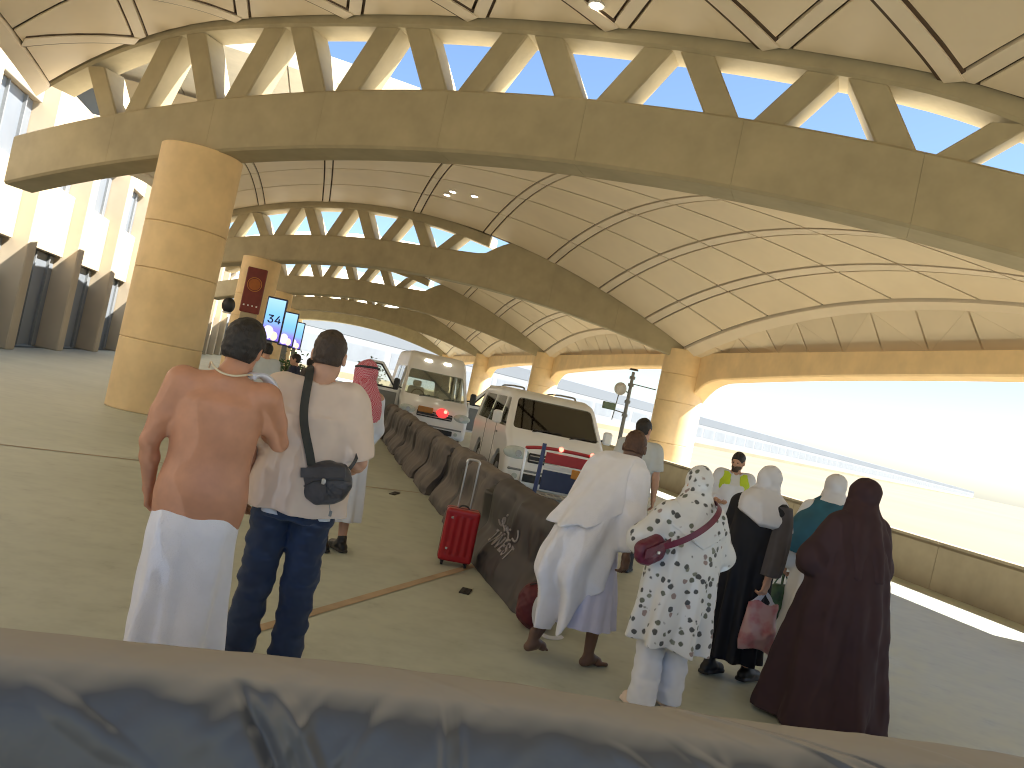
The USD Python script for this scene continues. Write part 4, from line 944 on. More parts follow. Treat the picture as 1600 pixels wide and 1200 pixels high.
# ---- worker in a lime vest
J = joints(1.63); J.update(el_r=A3(.235, .0, 1.04), wr_r=A3(.15, .2, 1.02), el_l=A3(-.235, .0, 1.04), wr_l=A3(-.24, .08, .82)); hd = (-28, -12, 0)
Tt = torso_tube(J, .02)
def vest(P):
    d = union([Tt(P, .040)], .02)
    for n, sg in (('r', 1), ('l', -1)): d = smin(d, cap(P, J['neck'] - A3(-sg * .03, 0, .03), J['sh_' + n] - A3(sg * .03, 0, -.01), .062, .072), .05)
    d = np.maximum(d, -(np.maximum(np.abs(P[:, 0]) - .055 - .04 * (1.3 - P[:, 2]), -P[:, 1])))
    r = np.linalg.norm((P - J['neck'] - A3(0, .03, .05)), axis=1)
    d = np.maximum(d, .10 - r)
    for n in 'lr': d = np.maximum(d, .036 - np.linalg.norm((P - J['sh_' + n]) * [.55, 1, .9] - A3(.025 if n == 'r' else -.025, 0, -.02), axis=1))
    return np.maximum.reduce([d, .78 - P[:, 2], P[:, 2] - 1.39]) - .006 * nz(P, 12, 5)
lo, hi = bounds(J)
vm = person('bearded worker in an open lime safety vest standing by the low wall', (5.13, 9.15), 158, J, M['skin1'], [
    ('shirt', shirt(J, .02, .84, {'r': 1.6, 'l': 1.6}, seed=81, res=.014), M['thobe']), ('vest', nets(vest, [lo[0], lo[1], .75], hi, .011), M['hivis']),
    ('trousers', trousers(J, .01, .95, seed=82, res=.014), M['dark_trousers']), ('shoe', shoe_mesh(J, 'l'), M['shoe']), ('shoe', shoe_mesh(J, 'r'), M['shoe'])], hair=dict(low=-.05), head=hd, res=.014)
hh, R = J['head'], head_frame(J, *hd); s = J['s']
def beard(P):
    q = (P - hh) @ R / s
    d = smin(ell(q, (0, .026, -.062), (.066, .072, .06)), cap(q, (-.02, .066, -.102), (.02, .066, -.102), .026), .02)
    d = np.maximum(d, q[:, 2] + .046 + .5 * np.maximum(0, .05 - np.abs(q[:, 0])) - .02); d = np.maximum(d, -cap(q, (-.014, .1, -.066), (.014, .1, -.066), .010)); return np.maximum(d, -.01 - q[:, 1]) * s
obj('beard', nets(beard, hh - .16, hh + .14, .006), M['beard'], vm, smooth=True)

# ---- man in a white thobe and red checked headcloth
J = joints(1.76); J.update(el_r=A3(.24, .0, 1.14), wr_r=A3(.24, .12, .92)); hd = (10, -6, 0)
arms = [((.18, 0, 1.42), (.245, .0, 1.15), .075, .07), ((.245, .0, 1.15), (.245, .10, .95), .065, .055), ((-.18, 0, 1.42), (-.245, .0, 1.15), .075, .07), ((-.245, .0, 1.15), (-.25, .08, .93), .065, .055)]
th = person('man in a white thobe and red checked headcloth beyond the man in jeans', (.46, 7.7), 35, J, M['skin1'], [
    ('thobe', robe([(1.5, .085, .07, 0, 0), (1.43, .17, .11, 0, 0), (1.25, .185, .135, 0, 0), (1.0, .185, .145, 0, 0), (.6, .20, .165, 0, 0), (.28, .215, .185, 0, 0)], 91, 7, .025, 1.2, .30, arms=arms), M['thobe']),
    ('headcloth', scarf(J, hd, [(1.58, .10, .10, 0, -.01), (1.47, .15, .13, 0, -.03), (1.35, .17, .15, 0, -.05), (1.16, .13, .12, -.01, -.09)], 93, hem=1.14, amp=.016, cut=lambda P: 1.22 + .5 * np.maximum(0, P[:, 1] + .02) + .25 * np.abs(P[:, 0]) - P[:, 2]), M['shemagh']),
    ('head_ring', tube(np.array([J['head'] + head_frame(J, *hd) @ A3(.094 * math.cos(a), -.012 + .114 * math.sin(a), .062) for a in np.linspace(0, 2 * np.pi, 41)]), .011, 10), M['blackplastic']),
    ('shoe', shoe_mesh(J, 'l'), M['shoe']), ('shoe', shoe_mesh(J, 'r'), M['shoe'])], head=hd)

# ---- people far along the kerb
for x, y, h, f, top, low, lab in ((-.86, 15.0, 1.76, 20, 'grey_shirt', 'dark_trousers', 'man in a light shirt standing under the lit gate screens'), (-.42, 17.6, 1.68, 80, 'navy_cloth', 'dark_trousers', 'person in navy turned left, behind the shoulder of the man in jeans'),
                                  (-.12, 18.6, 1.66, -60, 'charcoal', 'navy_cloth', 'person in dark grey far along the kerb, left of the red headcloth')):
    J = joints(h); person(lab, (x, y), f, J, M['skin1'], [('shirt', shirt(J, .02, .86, {'r': 1.7, 'l': 1.7}, seed=int(y), res=.018), M[top]), ('trousers', trousers(J, .01, .96, seed=int(y) + 3, res=.018), M[low]),
        ('shoe', shoe_mesh(J, 'l'), M['shoe']), ('shoe', shoe_mesh(J, 'r'), M['shoe'])], hair=dict(low=-.06), head=(10, 0, 0), res=.018, hands='', eyes=False)

# ------------------------------------------------------------------ barriers under sheeting
def barrier(L, seed, hw=.36, top=.12, H=.86, sag=1.0, ny=64, near=False):
    """One concrete barrier wrapped in loose sheeting, along local +Y from 0 to L."""
    prof = np.array([(-hw, .0), (-hw + .005, .10), (-hw + .05, .2), (-hw * .52, .40), (-top - .06, .66), (-top - .02, H - .07), (-top + .02, H - .02), (-top + .07, H),
                     (top - .07, H), (top - .02, H - .02), (top + .02, H - .07), (top + .06, .66), (hw * .52, .40), (hw - .05, .2), (hw - .005, .10), (hw, .0)])
    t = np.r_[0, np.cumsum(np.linalg.norm(np.diff(prof, axis=0), axis=1))]; tt = np.linspace(0, t[-1], 56)
    pr = np.c_[PchipInterpolator(t, prof[:, 0])(tt), PchipInterpolator(t, prof[:, 1])(tt)]
    nr = np.gradient(pr, axis=0); nr = np.c_[-nr[:, 1], nr[:, 0]]; nr /= np.linalg.norm(nr, axis=1, keepdims=True)
    rings = []; r = np.random.default_rng(seed)
    for y in np.linspace(.0, L, ny):
        e = min(y, L - y); pinch = .06 * math.exp(-(e / .05) ** 2)
        zz = pr[:, 1]; Y = np.full(len(pr), y)
        fold = (meshkit.noise(np.c_[Y * 3.3 + zz * 1.6, zz * 1.3, pr[:, 0] * 1.5 + seed * 7], seed) - .5) * .12 * sag + (meshkit.noise(np.c_[Y * 7 - zz * 3, zz * 2.2, pr[:, 0] * 3 + seed], seed + 1) - .5) * .045 * sag + (meshkit.noise(np.c_[Y * 15 + zz * 9, zz * 6, pr[:, 0] * 6 + seed], seed + 2) - .5) * .012
        fold *= np.where(zz > H - .08, .30, 1.0) * np.clip(zz / .12, .3, 1)
        q = pr + nr * (fold - pinch)[:, None] * np.where(zz > .03, 1, .5)[:, None]; q[:, 1] = np.maximum(q[:, 1], .003)
        rings.append(np.c_[q[:, 0], Y, q[:, 1]])
    return ring_loft(rings)
def barrier_seg(y0, L, seed, x, label, sag=1.0, yaw=0):
    t = thing('barrier', label, 'barrier', (x, y0, 0), yaw, 'row of barriers wrapped in dusty sheeting')
    obj('sheeting', barrier(L - .34, seed, sag=sag), M['dusty'] if seed > 100 else M['dusty_dark'], t, smooth=50)
    gm = barrier(.54, seed + 50, hw=.25, top=.085, H=.74, sag=.5, ny=12); gm.apply_translation((0, L - .44, 0)); obj('gap_cloth', gm, M['gap_cloth'], t, smooth=50)
    return t
ords = ['first', 'second', 'third', 'fourth', 'fifth', 'sixth', 'seventh', 'eighth', 'ninth', 'tenth', 'eleventh', 'twelfth', 'thirteenth']
y = 6.45; BX = 2.30; r = np.random.default_rng(8); first_b = None
for k in range(12):
    L = 2.55 if k == 0 else 1.75
    lab = ['wrapped barrier with faded lettering on its side, nearest in the row', 'second wrapped barrier of the row, right behind the pull handle of the red suitcase'][k] if k < 2 else f'{ords[k]} wrapped barrier counting from the near end of the row'
    b = barrier_seg(y, L, 100 + k, BX + r.uniform(-.035, .035), lab, 1.25 if k == 0 else 1.0, r.uniform(-1.2, 1.2))
    if k == 0: first_b, fb_loc = b, (BX, y)
    y += L
# faded lettering on the near barrier, lying on the sheeting (reads towards the camera)
from scipy.interpolate import LinearNDInterpolator
_bv = np.array(barrier(2.55 - .34, 100, sag=1.25).vertices); _bv = _bv[(_bv[:, 0] < -.10) & (_bv[:, 2] > .05) & (_bv[:, 2] < .80)]
_bx = LinearNDInterpolator(_bv[:, 1:], _bv[:, 0])
def face_text(mesh, y0, z0):
    m = mesh.subdivide_to_size(.03) if len(mesh.faces) < 400 else mesh.copy(); v = m.vertices
    Y, Z = y0 - v[:, 0], z0 + v[:, 1]; x = _bx(np.c_[Y, Z]); x = np.where(np.isnan(x), -.25, x)
    m.vertices = np.c_[x - .004 - v[:, 2], Y, Z]; m.fix_normals(); return m
for i, ch in enumerate('INVEST'):
    m = meshkit.text_mesh(ch, .115, .006, True); m.apply_scale((1.4, 1, 1)); m.apply_translation((i * .165 + (.03 if i == 0 else 0), 0, 0)); obj('letter', face_text(m, 1.72, .27), M['letter'], first_b, smooth=False)
# joined script of the line above: a running baseline with bowls, teeth and dots
def pen(pts, r=.010): return tube(smooth_path([(a, b, .004) for a, b in pts], 30), r, 6)
script = [pen([(.0, .03), (.03, .0), (.09, .0), (.12, .055), (.085, .07), (.07, .03), (.12, .0), (.2, .0), (.22, .035), (.23, .0), (.28, .0), (.30, .035), (.315, .0), (.40, .0), (.44, -.03), (.50, -.035)]),
          pen([(.54, -.01), (.60, -.015), (.66, .0), (.67, .09)]), pen([(.15, .10), (.165, .112)], .011), pen([(.27, -.045), (.285, -.035)], .011), pen([(.46, .04), (.475, .05)], .011)]
for m in script:
    m.apply_scale((1.35, 1.1, 1)); obj('script_stroke', face_text(m, 1.68, .45), M['letter'], first_b)

# the big barrier right in front of the camera, under glossy black vinyl
def near_barrier():
    xs = np.unique(np.r_[np.linspace(-4.4, -1.6, 80), np.linspace(-1.6, 2.6, 620), np.linspace(2.6, 6.2, 100)])
    prof = np.array([(.46, 0), (.44, .12), (.20, .45), (.06, .86), (.025, .955), (.0, .992), (-.035, 1.0), (-.10, 1.002), (-.155, .995), (-.20, .968), (-.235, .92), (-.262, .84), (-.31, .60), (-.42, .30), (-.60, .10), (-.62, 0)])
    t = np.r_[0, np.cumsum(np.linalg.norm(np.diff(prof, axis=0), axis=1))]; tt = np.r_[np.linspace(0, t[4], 8)[:-1], np.linspace(t[4], t[11], 70), np.linspace(t[11], t[-1], 22)[1:]]
    pr = np.c_[PchipInterpolator(t, prof[:, 0])(tt), PchipInterpolator(t, prof[:, 1])(tt)]
    nr = np.gradient(pr, axis=0); nr = np.c_[nr[:, 1], -nr[:, 0]]; nr /= np.linalg.norm(nr, axis=1, keepdims=True)
    if nr[30, 1] < 0: nr = -nr
    X, T = np.meshgrid(xs, tt, indexing='ij'); PX, NX = pr[None], nr[None]
    w = np.clip((T - t[7]) / (t[10] - t[7]), 0, 1)          # grows towards the near face
    n1 = (meshkit.noise(np.stack([X * 3.0 + T * 2.5, T * 2.2, X * 0], -1), 3) - .5) * .05
    n2 = (meshkit.noise(np.stack([X * 8 - T * 9, T * 3.0, X * 0 + 4], -1), 5) - .5) * .022
    n3 = (meshkit.noise(np.stack([X * 20 + T * 18, T * 8, X * 0 + 9], -1), 6) - .5) * .006 + np.maximum(0, meshkit.noise(np.stack([X * 9 - T * 14, T * 5, X * 0 + 2], -1), 12) - .64) * .022
    crease = 0
    for cx, k, a, wd in ((-.02, .62, -.030, .016), (.045, .70, .022, .02), (.42, .12, .012, .010), (.455, .15, -.010, .010), (.18, -.5, .008, .012), (.30, -.45, -.008, .010), (1.1, .35, .008, .014), (-.7, .5, -.02, .02), (1.9, .4, -.018, .02)):
        dd = X - (cx + k * (T - t[8])); crease = crease + .8 * a * np.exp(-(dd / (wd * 1.15)) ** 2) * np.clip((T - t[8]) / .10, 0, 1)
    ridge = .006 * np.exp(-((X - (1.05 + 2.2 * (T - t[5]))) / .02) ** 2) - .005 * np.exp(-((X - (1.08 + 2.6 * (T - t[5]))) / .012) ** 2)
    d = (n1 * (.10 + .55 * w) + n2 * (.12 + .38 * w) + n3 * (.35 + .65 * w) + crease + ridge)
    Y = PX[..., 0] + NX[..., 0] * d; Z = np.maximum(PX[..., 1] + NX[..., 1] * d, .002)
    sagz = .010 * np.sin(X * 1.7 + .6) + .006 * np.sin(X * 4.1)
    R = np.stack([X, 1.985 + Y, Z + sagz * np.clip(Z, 0, 1)], -1)
    return ring_loft(list(R))
t = thing('near_barrier', 'long barrier under glossy black vinyl across the bottom of the photo', 'barrier', (.6, 1.9, 0))
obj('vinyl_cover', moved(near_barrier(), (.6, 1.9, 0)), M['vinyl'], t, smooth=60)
for k in range(4):
    obj('core', box((2.5, .30, .80), (-3.7 + 2.62 * k, -.02, .42), .05), M['wall'], t)

# ------------------------------------------------------------------ luggage
SX, SY = 1.665, 7.93
t = thing('suitcase', 'upright red suitcase with its pull handle raised, leaning by the barriers', 'suitcase', (SX, SY, 0), -8)
def case(P):
    q = np.abs(P - A3(0, 0, .30)) - (A3(.135, .085, .225)); return np.linalg.norm(np.maximum(q, 0), axis=1) + np.minimum(q.max(1), 0) - .03 - .004 * np.cos(P[:, 0] * 90) * (np.abs(P[:, 2] - .3) < .19) * (np.abs(P[:, 0]) < .12)
obj('shell', nets(case, [-.2, -.15, .02], [.2, .15, .58], .0075), M['red_case'], t, smooth=True)
obj('zip_band', nets(lambda P: np.maximum(case(P) - .004, np.abs(P[:, 1]) - .009), [-.2, -.03, .02], [.2, .03, .58], .006), M['blackplastic'], t)
for x in (-.115, .115):
    for yy in (-.075, .075):
        wh = obj('wheel', cyl(.027, (x - .012, yy, .028), (x + .012, yy, .028), 16), M['rubber'], t)
        obj('fork', box((.034, .03, .04), (x, yy, .052), .006), M['blackplastic'], wh)
for x in (-.06, .06): obj('handle_rod', cyl(.0085, (x, .055, .54), (x, .055, 1.00), 12), M['alu'], t)
obj('grip', tube(smooth_path([(-.062, .055, 1.0), (-.055, .055, 1.025), (0, .055, 1.035), (.055, .055, 1.025), (.062, .055, 1.0)], 16), .013, 10), M['alu'], t)
obj('top_handle', tube(smooth_path([(-.05, 0, .553), (-.035, 0, .575), (.035, 0, .575), (.05, 0, .553)], 16), .008, 8), M['blackplastic'], t)
for z in (.17, .47): obj('badge', box((.022, .006, .022), (-.10, -.119, z), .002), M['chrome'], t)

t = thing('duffel_bag', 'dark red bag standing on the pavement against the near barrier', 'bag', (2.03, 6.14, 0), 30)
m = bag_mesh(.40, .36, .24, 17); m.apply_translation((0, 0, .175)); obj('sack', m, M['bag_red'], t, smooth=True)
obj('zip', tube(smooth_path([(-.15, 0, .345), (0, 0, .358), (.15, 0, .345)], 16), .006, 8), M['blackplastic'], t)
obj('strap', strap([(-.10, -.10, .30), (-.19, -.13, .17), (-.17, -.20, .05), (-.06, -.24, .012), (.08, -.22, .010)], .03, .004, lambda p: A3(-.4, -.6, .7)), M['thobe'], t)

# ------------------------------------------------------------------ vans
def van_profile(kind):
    if kind == 'small':
        p = [(.06, .22), (.015, .34), (.0, .52), (.015, .78), (.06, .96), (.20, 1.10), (.36, 1.19), (.99, 1.80), (1.10, 1.86), (1.5, 1.92), (3.0, 1.94), (4.45, 1.91), (4.62, 1.83), (4.70, 1.60), (4.74, 1.10), (4.74, .55), (4.68, .30), (4.5, .22)]
    else:
        p = [(.08, .24), (.02, .36), (.0, .55), (.02, .80), (.07, .98), (.22, 1.10), (.72, 1.24), (1.36, 2.02), (1.48, 2.24), (1.72, 2.44), (2.1, 2.52), (5.6, 2.54), (5.85, 2.46), (5.93, 2.2), (5.97, 1.2), (5.97, .55), (5.9, .32), (5.7, .24)]
    out = []
    for a, b in zip(p, p[1:] + p[:1]):
        a, b = np.array(a), np.array(b); n = max(1, int(np.linalg.norm(b - a) / .22))
        out += [a + (b - a) * k / n for k in range(n)]
    return np.array(out), p
def van_solid(kind, hwmax, inset=0.):
    pr, raw = van_profile(kind); H = pr[:, 1].max()
    tg = np.roll(pr, -1, 0) - np.roll(pr, 1, 0); nr = np.c_[tg[:, 1], -tg[:, 0]]; nr /= np.linalg.norm(nr, axis=1, keepdims=True)
    c = pr.mean(0)
    if ((pr - c) * nr).sum() < 0: nr = -nr
    pr = pr - nr * inset
    def hw(y, z):
        w = hwmax - .05 * np.clip((.55 - y) / .55, 0, 1) ** 1.6
        return w - np.clip((z - 1.12) / (H - 1.12), 0, 1) * (.15 if kind == 'small' else .17)
    r = .11; rings = []
    for sg in (-1, 1):
        for ph in ([90, 68, 45, 22, 0] if sg < 0 else [0, 22, 45, 68, 90]):
            a = math.radians(ph); q = pr - nr * r * (1 - math.cos(a)); w = hw(q[:, 0], q[:, 1]) - inset
            rings.append(np.c_[sg * (w - r + r * math.sin(a)), q[:, 0], q[:, 1]])
    return ring_loft(rings), hw, raw
def to_man(m): return manifold3d.Manifold(manifold3d.Mesh(np.asarray(m.vertices, np.float32), np.asarray(m.faces, np.uint32)))
def from_man(m): q = m.to_mesh(); return trimesh.Trimesh(q.vert_properties[:, :3], q.tri_verts, process=False)
def hullpts(P): return manifold3d.Manifold.hull_points(np.asarray(P, np.float32))
def rounded_quad(q, r=.06, n=4):
    q = np.array(q, float); out = []
    for k in range(4):
        p, a, b = q[k], q[k - 1], q[(k + 1) % 4]
        da, db = (a - p) / np.linalg.norm(a - p), (b - p) / np.linalg.norm(b - p)
        for t in np.linspace(0, 1, n): out.append((p + da * r) * (1 - t) ** 2 + 2 * p * t * (1 - t) + (p + db * r) * t * t)
    return np.array(out)
def make_van(kind, label, loc, rot, hwmax, L, axles):
    t = thing('van', label, 'van', loc, rot)
    outer, hw, raw = van_solid(kind, hwmax); inner, _, _ = van_solid(kind, hwmax, .055)
    body = to_man(outer) - to_man(inner)
    wsA, wsB = (np.array(raw[6]), np.array(raw[7]))
    d = (wsB - wsA); Lw = np.linalg.norm(d); d /= Lw; nrm = np.array([-d[1], d[0]])
    if nrm[0] > 0: nrm = -nrm
    def wsp(x, s, o): p = wsA + d * s + nrm * o; return (x, p[0], p[1])
    x0 = hw(wsA[0], wsA[1]) - .10; x1 = hw(wsB[0], wsB[1]) - .10
    quad = rounded_quad([(-x0, .04), (x0, .04), (x1, Lw - .04), (-x1, Lw - .04)], .09)
    body -= hullpts([wsp(x, s, o) for x, s in quad for o in (-.25, .12)])
    panes = [('windscreen', trimesh.convex.convex_hull(np.array([wsp(x, s, o) for x, s in quad for o in (-.012, -.004)])))]
    sides = {'small': [[(.56, 1.20), (1.42, 1.20), (1.42, 1.74), (1.06, 1.74)], [(1.58, 1.20), (2.75, 1.20), (2.75, 1.74), (1.58, 1.74)], [(2.9, 1.20), (4.3, 1.20), (4.25, 1.74), (2.9, 1.74)]],
             'high': [[(.98, 1.28), (1.85, 1.28), (1.85, 1.96), (1.48, 1.96)], [(2.1, 1.34), (3.3, 1.34), (3.3, 2.02), (2.1, 2.02)], [(3.5, 1.34), (4.7, 1.34), (4.7, 2.02), (3.5, 2.02)]]}[kind]
    for k, q in enumerate(sides):
        for sg in (-1, 1):
            if kind == 'high' and k == 0: continue
            rq = rounded_quad(q, .07)
            body -= hullpts([(sg * (hw(a, b) + o), a, b) for a, b in rq for o in (-.2, .2)])
            panes.append(('side_window', trimesh.convex.convex_hull(np.array([(sg * (hw(a, b) + o), a, b) for a, b in rq for o in (-.016, -.008)]))))
    rq = rounded_quad([(-.62, 1.22), (.62, 1.22), (.56, 1.72), (-.56, 1.72)], .08)
    body -= hullpts([(x, L + o, z) for x, z in rq for o in (-.35, .3)])
    panes.append(('rear_window', trimesh.convex.convex_hull(np.array([(x, L - .065 + o - (.02 if kind == 'small' else 0) - max(0, z - 1.2) * (.16 if kind == 'small' else .03), z) for x, z in rq for o in (0, .008)]))))
    if kind == 'high':      # door openings at the cab
        for sg in (-1, 1):
            body -= hullpts([(sg * (hw(a, b) + o), a, b) for a, b in [(.86, .50), (1.92, .50), (1.92, 2.02), (1.46, 2.02), (.86, 1.30)] for o in (-.2, .2)])
    for ya in axles:
        for sg in (-1, 1): body -= manifold3d.Manifold.cylinder(.34, .40, .40, 40).rotate((0, 90, 0)).translate((sg * (hwmax - .14) - .17, ya, .36))
    obj('body', from_man(body), M['white_paint'], t, smooth=28)
    for nm, m in panes: obj(nm, m, M['glass'], t, smooth=False)
    for ya in axles:
        for sg in (-1, 1):
            x = sg * (hwmax - .16)
            ty = obj('wheel', trimesh.util.concatenate([cyl(.335, (x - .10, ya, .335), (x + .10, ya, .335), 36)]), M['rubber'], t, smooth=40)
            obj('rim', cyl(.20, (x + sg * .095, ya, .335), (x + sg * .108, ya, .335), 28, .17), M['alu'], ty)
            obj('hub', cyl(.05, (x + sg * .105, ya, .335), (x + sg * .125, ya, .335), 16), M['blackplastic'], ty)
    # front: grille, lamps, bumper, wipers, mirrors
    zf = .60 if kind == 'small' else .66
    obj('grille', box((1.0, .05, .17), (0, .0, zf + .16), .02), M['blackplastic'], t)
    for z in (zf + .12, zf + .20): obj('grille_bar', box((.96, .02, .018), (0, -.03, z), .004), M['chrome'], t)
    obj('lower_grille', box((1.15, .05, .14), (0, .005, .40), .02), M['blackplastic'], t)
    obj('bumper_strip', box((1.66, .05, .05), (0, .012, .52), .02), M['greymetal'], t)
    for sg in (-1, 1):
        def lamp(P):
            a = ell(P, (sg * (hwmax - .22), .06, zf + .20), (.24, .10, .12)); return np.maximum(a, P[:, 1] - .12)
        hl = obj('headlamp', nets(lamp, [min(sg * .4, sg * 1.15), -.1, .4], [max(sg * .4, sg * 1.15), .2, 1.1], .014), M['lens'], t, smooth=True)
        obj('reflector', cyl(.06, (sg * (hwmax - .24), -.046, zf + .20), (sg * (hwmax - .24), -.036, zf + .20), 20), M['chrome'], hl)
        obj('fog_lamp', cyl(.05, (sg * .68, -.012, .40), (sg * .68, .03, .40), 18), M['lens'], t)
        ym, zm = (.78, 1.26) if kind == 'small' else (.98, 1.36)
        mr = obj('mirror', box((.17, .10, .24 if kind == 'small' else .34), (sg * (hw(ym, zm) + .16), ym - .03, zm + .08), .035), M['blackplastic'] if kind == 'high' else M['white_paint'], t)
        obj('mirror_arm', cyl(.02, (sg * (hw(ym, zm) - .02), ym, zm), (sg * (hw(ym, zm) + .12), ym - .02, zm + .03), 10), M['blackplastic'], mr)
    for x in (-.45, .25): obj('wiper', cat_([cyl(.009, wsp(x, .0, .02), wsp(x + .30, .10, .014), 6), cyl(.007, wsp(x + .02, .07, .01), wsp(x + .56, .09, .01), 6)]), M['blackplastic'], t)
    obj('dashboard', box((1.5, .45, .25), (0, wsA[0] + .42, wsA[1] - .22), .06), M['blackplastic'], t)
    for x in (-.42, .42):
        yb = wsA[0] + 1.05
        se = obj('seat', cat_([box((.5, .5, .16), (x, yb + .1, .82), .05), box((.5, .14, .62), (x, yb + .38, 1.18), .06)]), M['seat'], t)
        obj('headrest', box((.26, .10, .18), (x, yb + .40, 1.58), .04), M['seat'], se)
    obj('steering_wheel', trimesh.creation.torus(.18, .018, 24, 8, transform=trimesh.transformations.translation_matrix((-.42, wsA[0] + .72, wsA[1] + .02)) @ rotm((1, 0, 0), 60)), M['blackplastic'], t)
    obj('floor', box((1.6, L - .6, .05), (0, L / 2, .52)), M['seat'], t)
    return t, hw
v1, hw1 = make_van('small', 'small white van with a dark windscreen, facing the camera beyond the barriers', (4.36, 13.95, 0), -3.5, .93, 4.74, (.92, 3.45))
for x in (-.52, .52): obj('roof_rail', tube([(x, 1.55, 1.91), (x, 1.62, 1.955), (x, 1.8, 1.97), (x, 2.9, 1.985), (x, 4.0, 1.975), (x, 4.2, 1.955), (x, 4.27, 1.90)], .018, 8), M['greymetal'], v1)
for sg in (-1, 1):
    for yy in (1.50, 2.83): obj('door_seam', box((.006, .012, 1.25), (sg * (hw1(yy, .8) + .0005), yy, .75)), M['rubber'], v1)
    obj('door_handle', box((.03, .16, .03), (sg * (hw1(1.4, 1.05) + .012), 1.30, 1.05), .01), M['greymetal'], v1)
J = joints(1.72, pelvis=(0, 0, .30), waist=(0, -.03, .46), chest=(0, -.05, .66), neck=(0, -.04, .83), head=(0, 0, .985), sh_r=(.18, -.05, .78), sh_l=(-.18, -.05, .78), el_r=(.26, .14, .56), el_l=(-.26, .14, .56), wr_r=(.14, .36, .66), wr_l=(-.14, .36, .66),
           hip_r=(.1, .02, .28), hip_l=(-.1, .02, .28), kn_r=(.13, .42, .30), kn_l=(-.13, .42, .30), an_r=(.13, .5, .09), an_l=(-.13, .5, .09), to_r=(.13, .64, .03), to_l=(-.13, .64, .03))
dr = Rz(-3.5) @ A3(-.42, 1.52, 0) + A3(4.36, 13.95, 0)
person('driver in a yellow shirt seated behind the windscreen of the small van', dr, 176.5, J, M['skin1'], [('shirt', shirt(J, .02, .24, {'r': 1.5, 'l': 1.5}, seed=95, res=.016), M['hivis'])], hair=dict(low=-.06), res=.016)
stage.GetPrimAtPath(stage.GetPrimAtPath('/World').GetChildren()[-1].GetPath()).GetAttribute('xformOp:translate').Set(Gf.Vec3d(float(dr[0]), float(dr[1]), .60))

v2, hw2 = make_van('high', 'tall white van with both cab doors open and a red lamp at its grille', (3.38, 22.6, 0), -1, .99, 5.97, (1.0, 4.6))
for x in (-.30, .27):
    rl = obj('roof_lamp', box((.20, .05, .10), (x, 1.52, 2.285), .02, None), M['rooflamp'], v2)
obj('amber_panel', box((.42, .04, .16), (-.28, -.035, .93), .02), M['amber'], v2)
obj('red_lamp', nets(lambda P: ell(P, (.20, -.03, .92), (.17, .06, .13)), [-.05, -.14, .7], [.5, .08, 1.12], .012), M['redlens'], v2, smooth=True)
obj('red_lamp_bulb', nets(lambda P: ell(P, (.27, -.09, .97), (.05, .025, .05)), [.2, -.13, .9], [.34, -.05, 1.04], .008), M['redlight'], v2, smooth=True)
def cab_door(sg):
    # hinged at the front edge, swung out square to the van: plane across x, seen from the front
    q = [(.0, .50), (1.0, .50), (1.0, 1.98), (.58, 1.98), (.0, 1.30)]
    pts = lambda Q, a, b: [(sg * (hw2(.9, 1.0) + .02 + x), .92 + o + .10 * x, z) for x, z in Q for o in (a, b)]
    win = [(.12, 1.30), (.90, 1.30), (.90, 1.90), (.62, 1.90)]
    d = hullpts(pts(q, 0, .09)) - hullpts(pts(rounded_quad(win, .06), -.1, .2))
    dd = obj('cab_door', from_man(d), M['white_paint'], v2, smooth=25)
    obj('door_glass', trimesh.convex.convex_hull(np.array(pts(rounded_quad(win, .06), .04, .048))), M['glass'], dd, smooth=False)
    obj('door_lining', trimesh.convex.convex_hull(np.array(pts([(.06, .56), (.94, .56), (.94, 1.2), (.06, 1.2)], -.02, -.004))), M['greymetal'], dd, smooth=False)
    fr = [win[0], win[1], win[2], win[3], win[0]]
    for a, b in zip(fr[:-1], fr[1:]): obj('window_frame', cyl(.022, pts([a], .0, .0)[0], pts([b], .0, .0)[0], 8), M['blackplastic'], dd)
cab_door(-1); cab_door(1)

# ------------------------------------------------------------------ luggage trolley, pole, signs, plants
t = thing('luggage_trolley', 'blue luggage trolley with red and navy panels standing behind the barriers', 'trolley', (3.15, 9.6, 0), -3)
for x, y0, z1_ in ((-.33, 0, 1.26), (.36, 0, 1.24)): obj('post', tube(smooth_path([(x, y0 + .05, .18), (x, y0, .7), (x, y0 - .02, z1_)], 16), .026, 12), M['blue'], t)
for x in (-.52, .52): obj('side_rail', tube(smooth_path([(x, .10, 1.16), (x, .06, .95), (x, .1, .55), (x * .9, .5, .30), (x * .8, 1.0, .26)], 24), .018, 10), M['alu'], t)
obj('handle', tube(smooth_path([(-.52, .10, 1.16), (-.35, .0, 1.20), (0, -.03, 1.215), (.35, .0, 1.20), (.52, .10, 1.16)], 24), .021, 12), M['redpanel'], t)
for x in (-.12, .28): obj('bulb', trimesh.creation.icosphere(2, .030).apply_translation((x, -.04, 1.225)), M['redlight'], t)
obj('sign_board', box((.62, .02, .13), (.02, -.035, 1.10), .006), M['redpanel'], t)
obj('sign_strip', box((.62, .022, .05), (.02, -.035, .995), .006), M['whitepanel'], t)
obj('sign_panel', box((.62, .02, .24), (.02, -.035, .83), .006), M['navypanel'], t)
obj('card', box((.22, .018, .11), (.17, -.057, .96), .03), M['orange'], t)
obj('basket', cat_([tube([(-.36, .1, .62), (.36, .1, .62), (.36, .4, .62), (-.36, .4, .62), (-.36, .1, .62)], .012, 8)] + [cyl(.007, (x, .1, .62), (x, .4, .62), 6) for x in np.linspace(-.3, .3, 7)]), M['alu'], t)
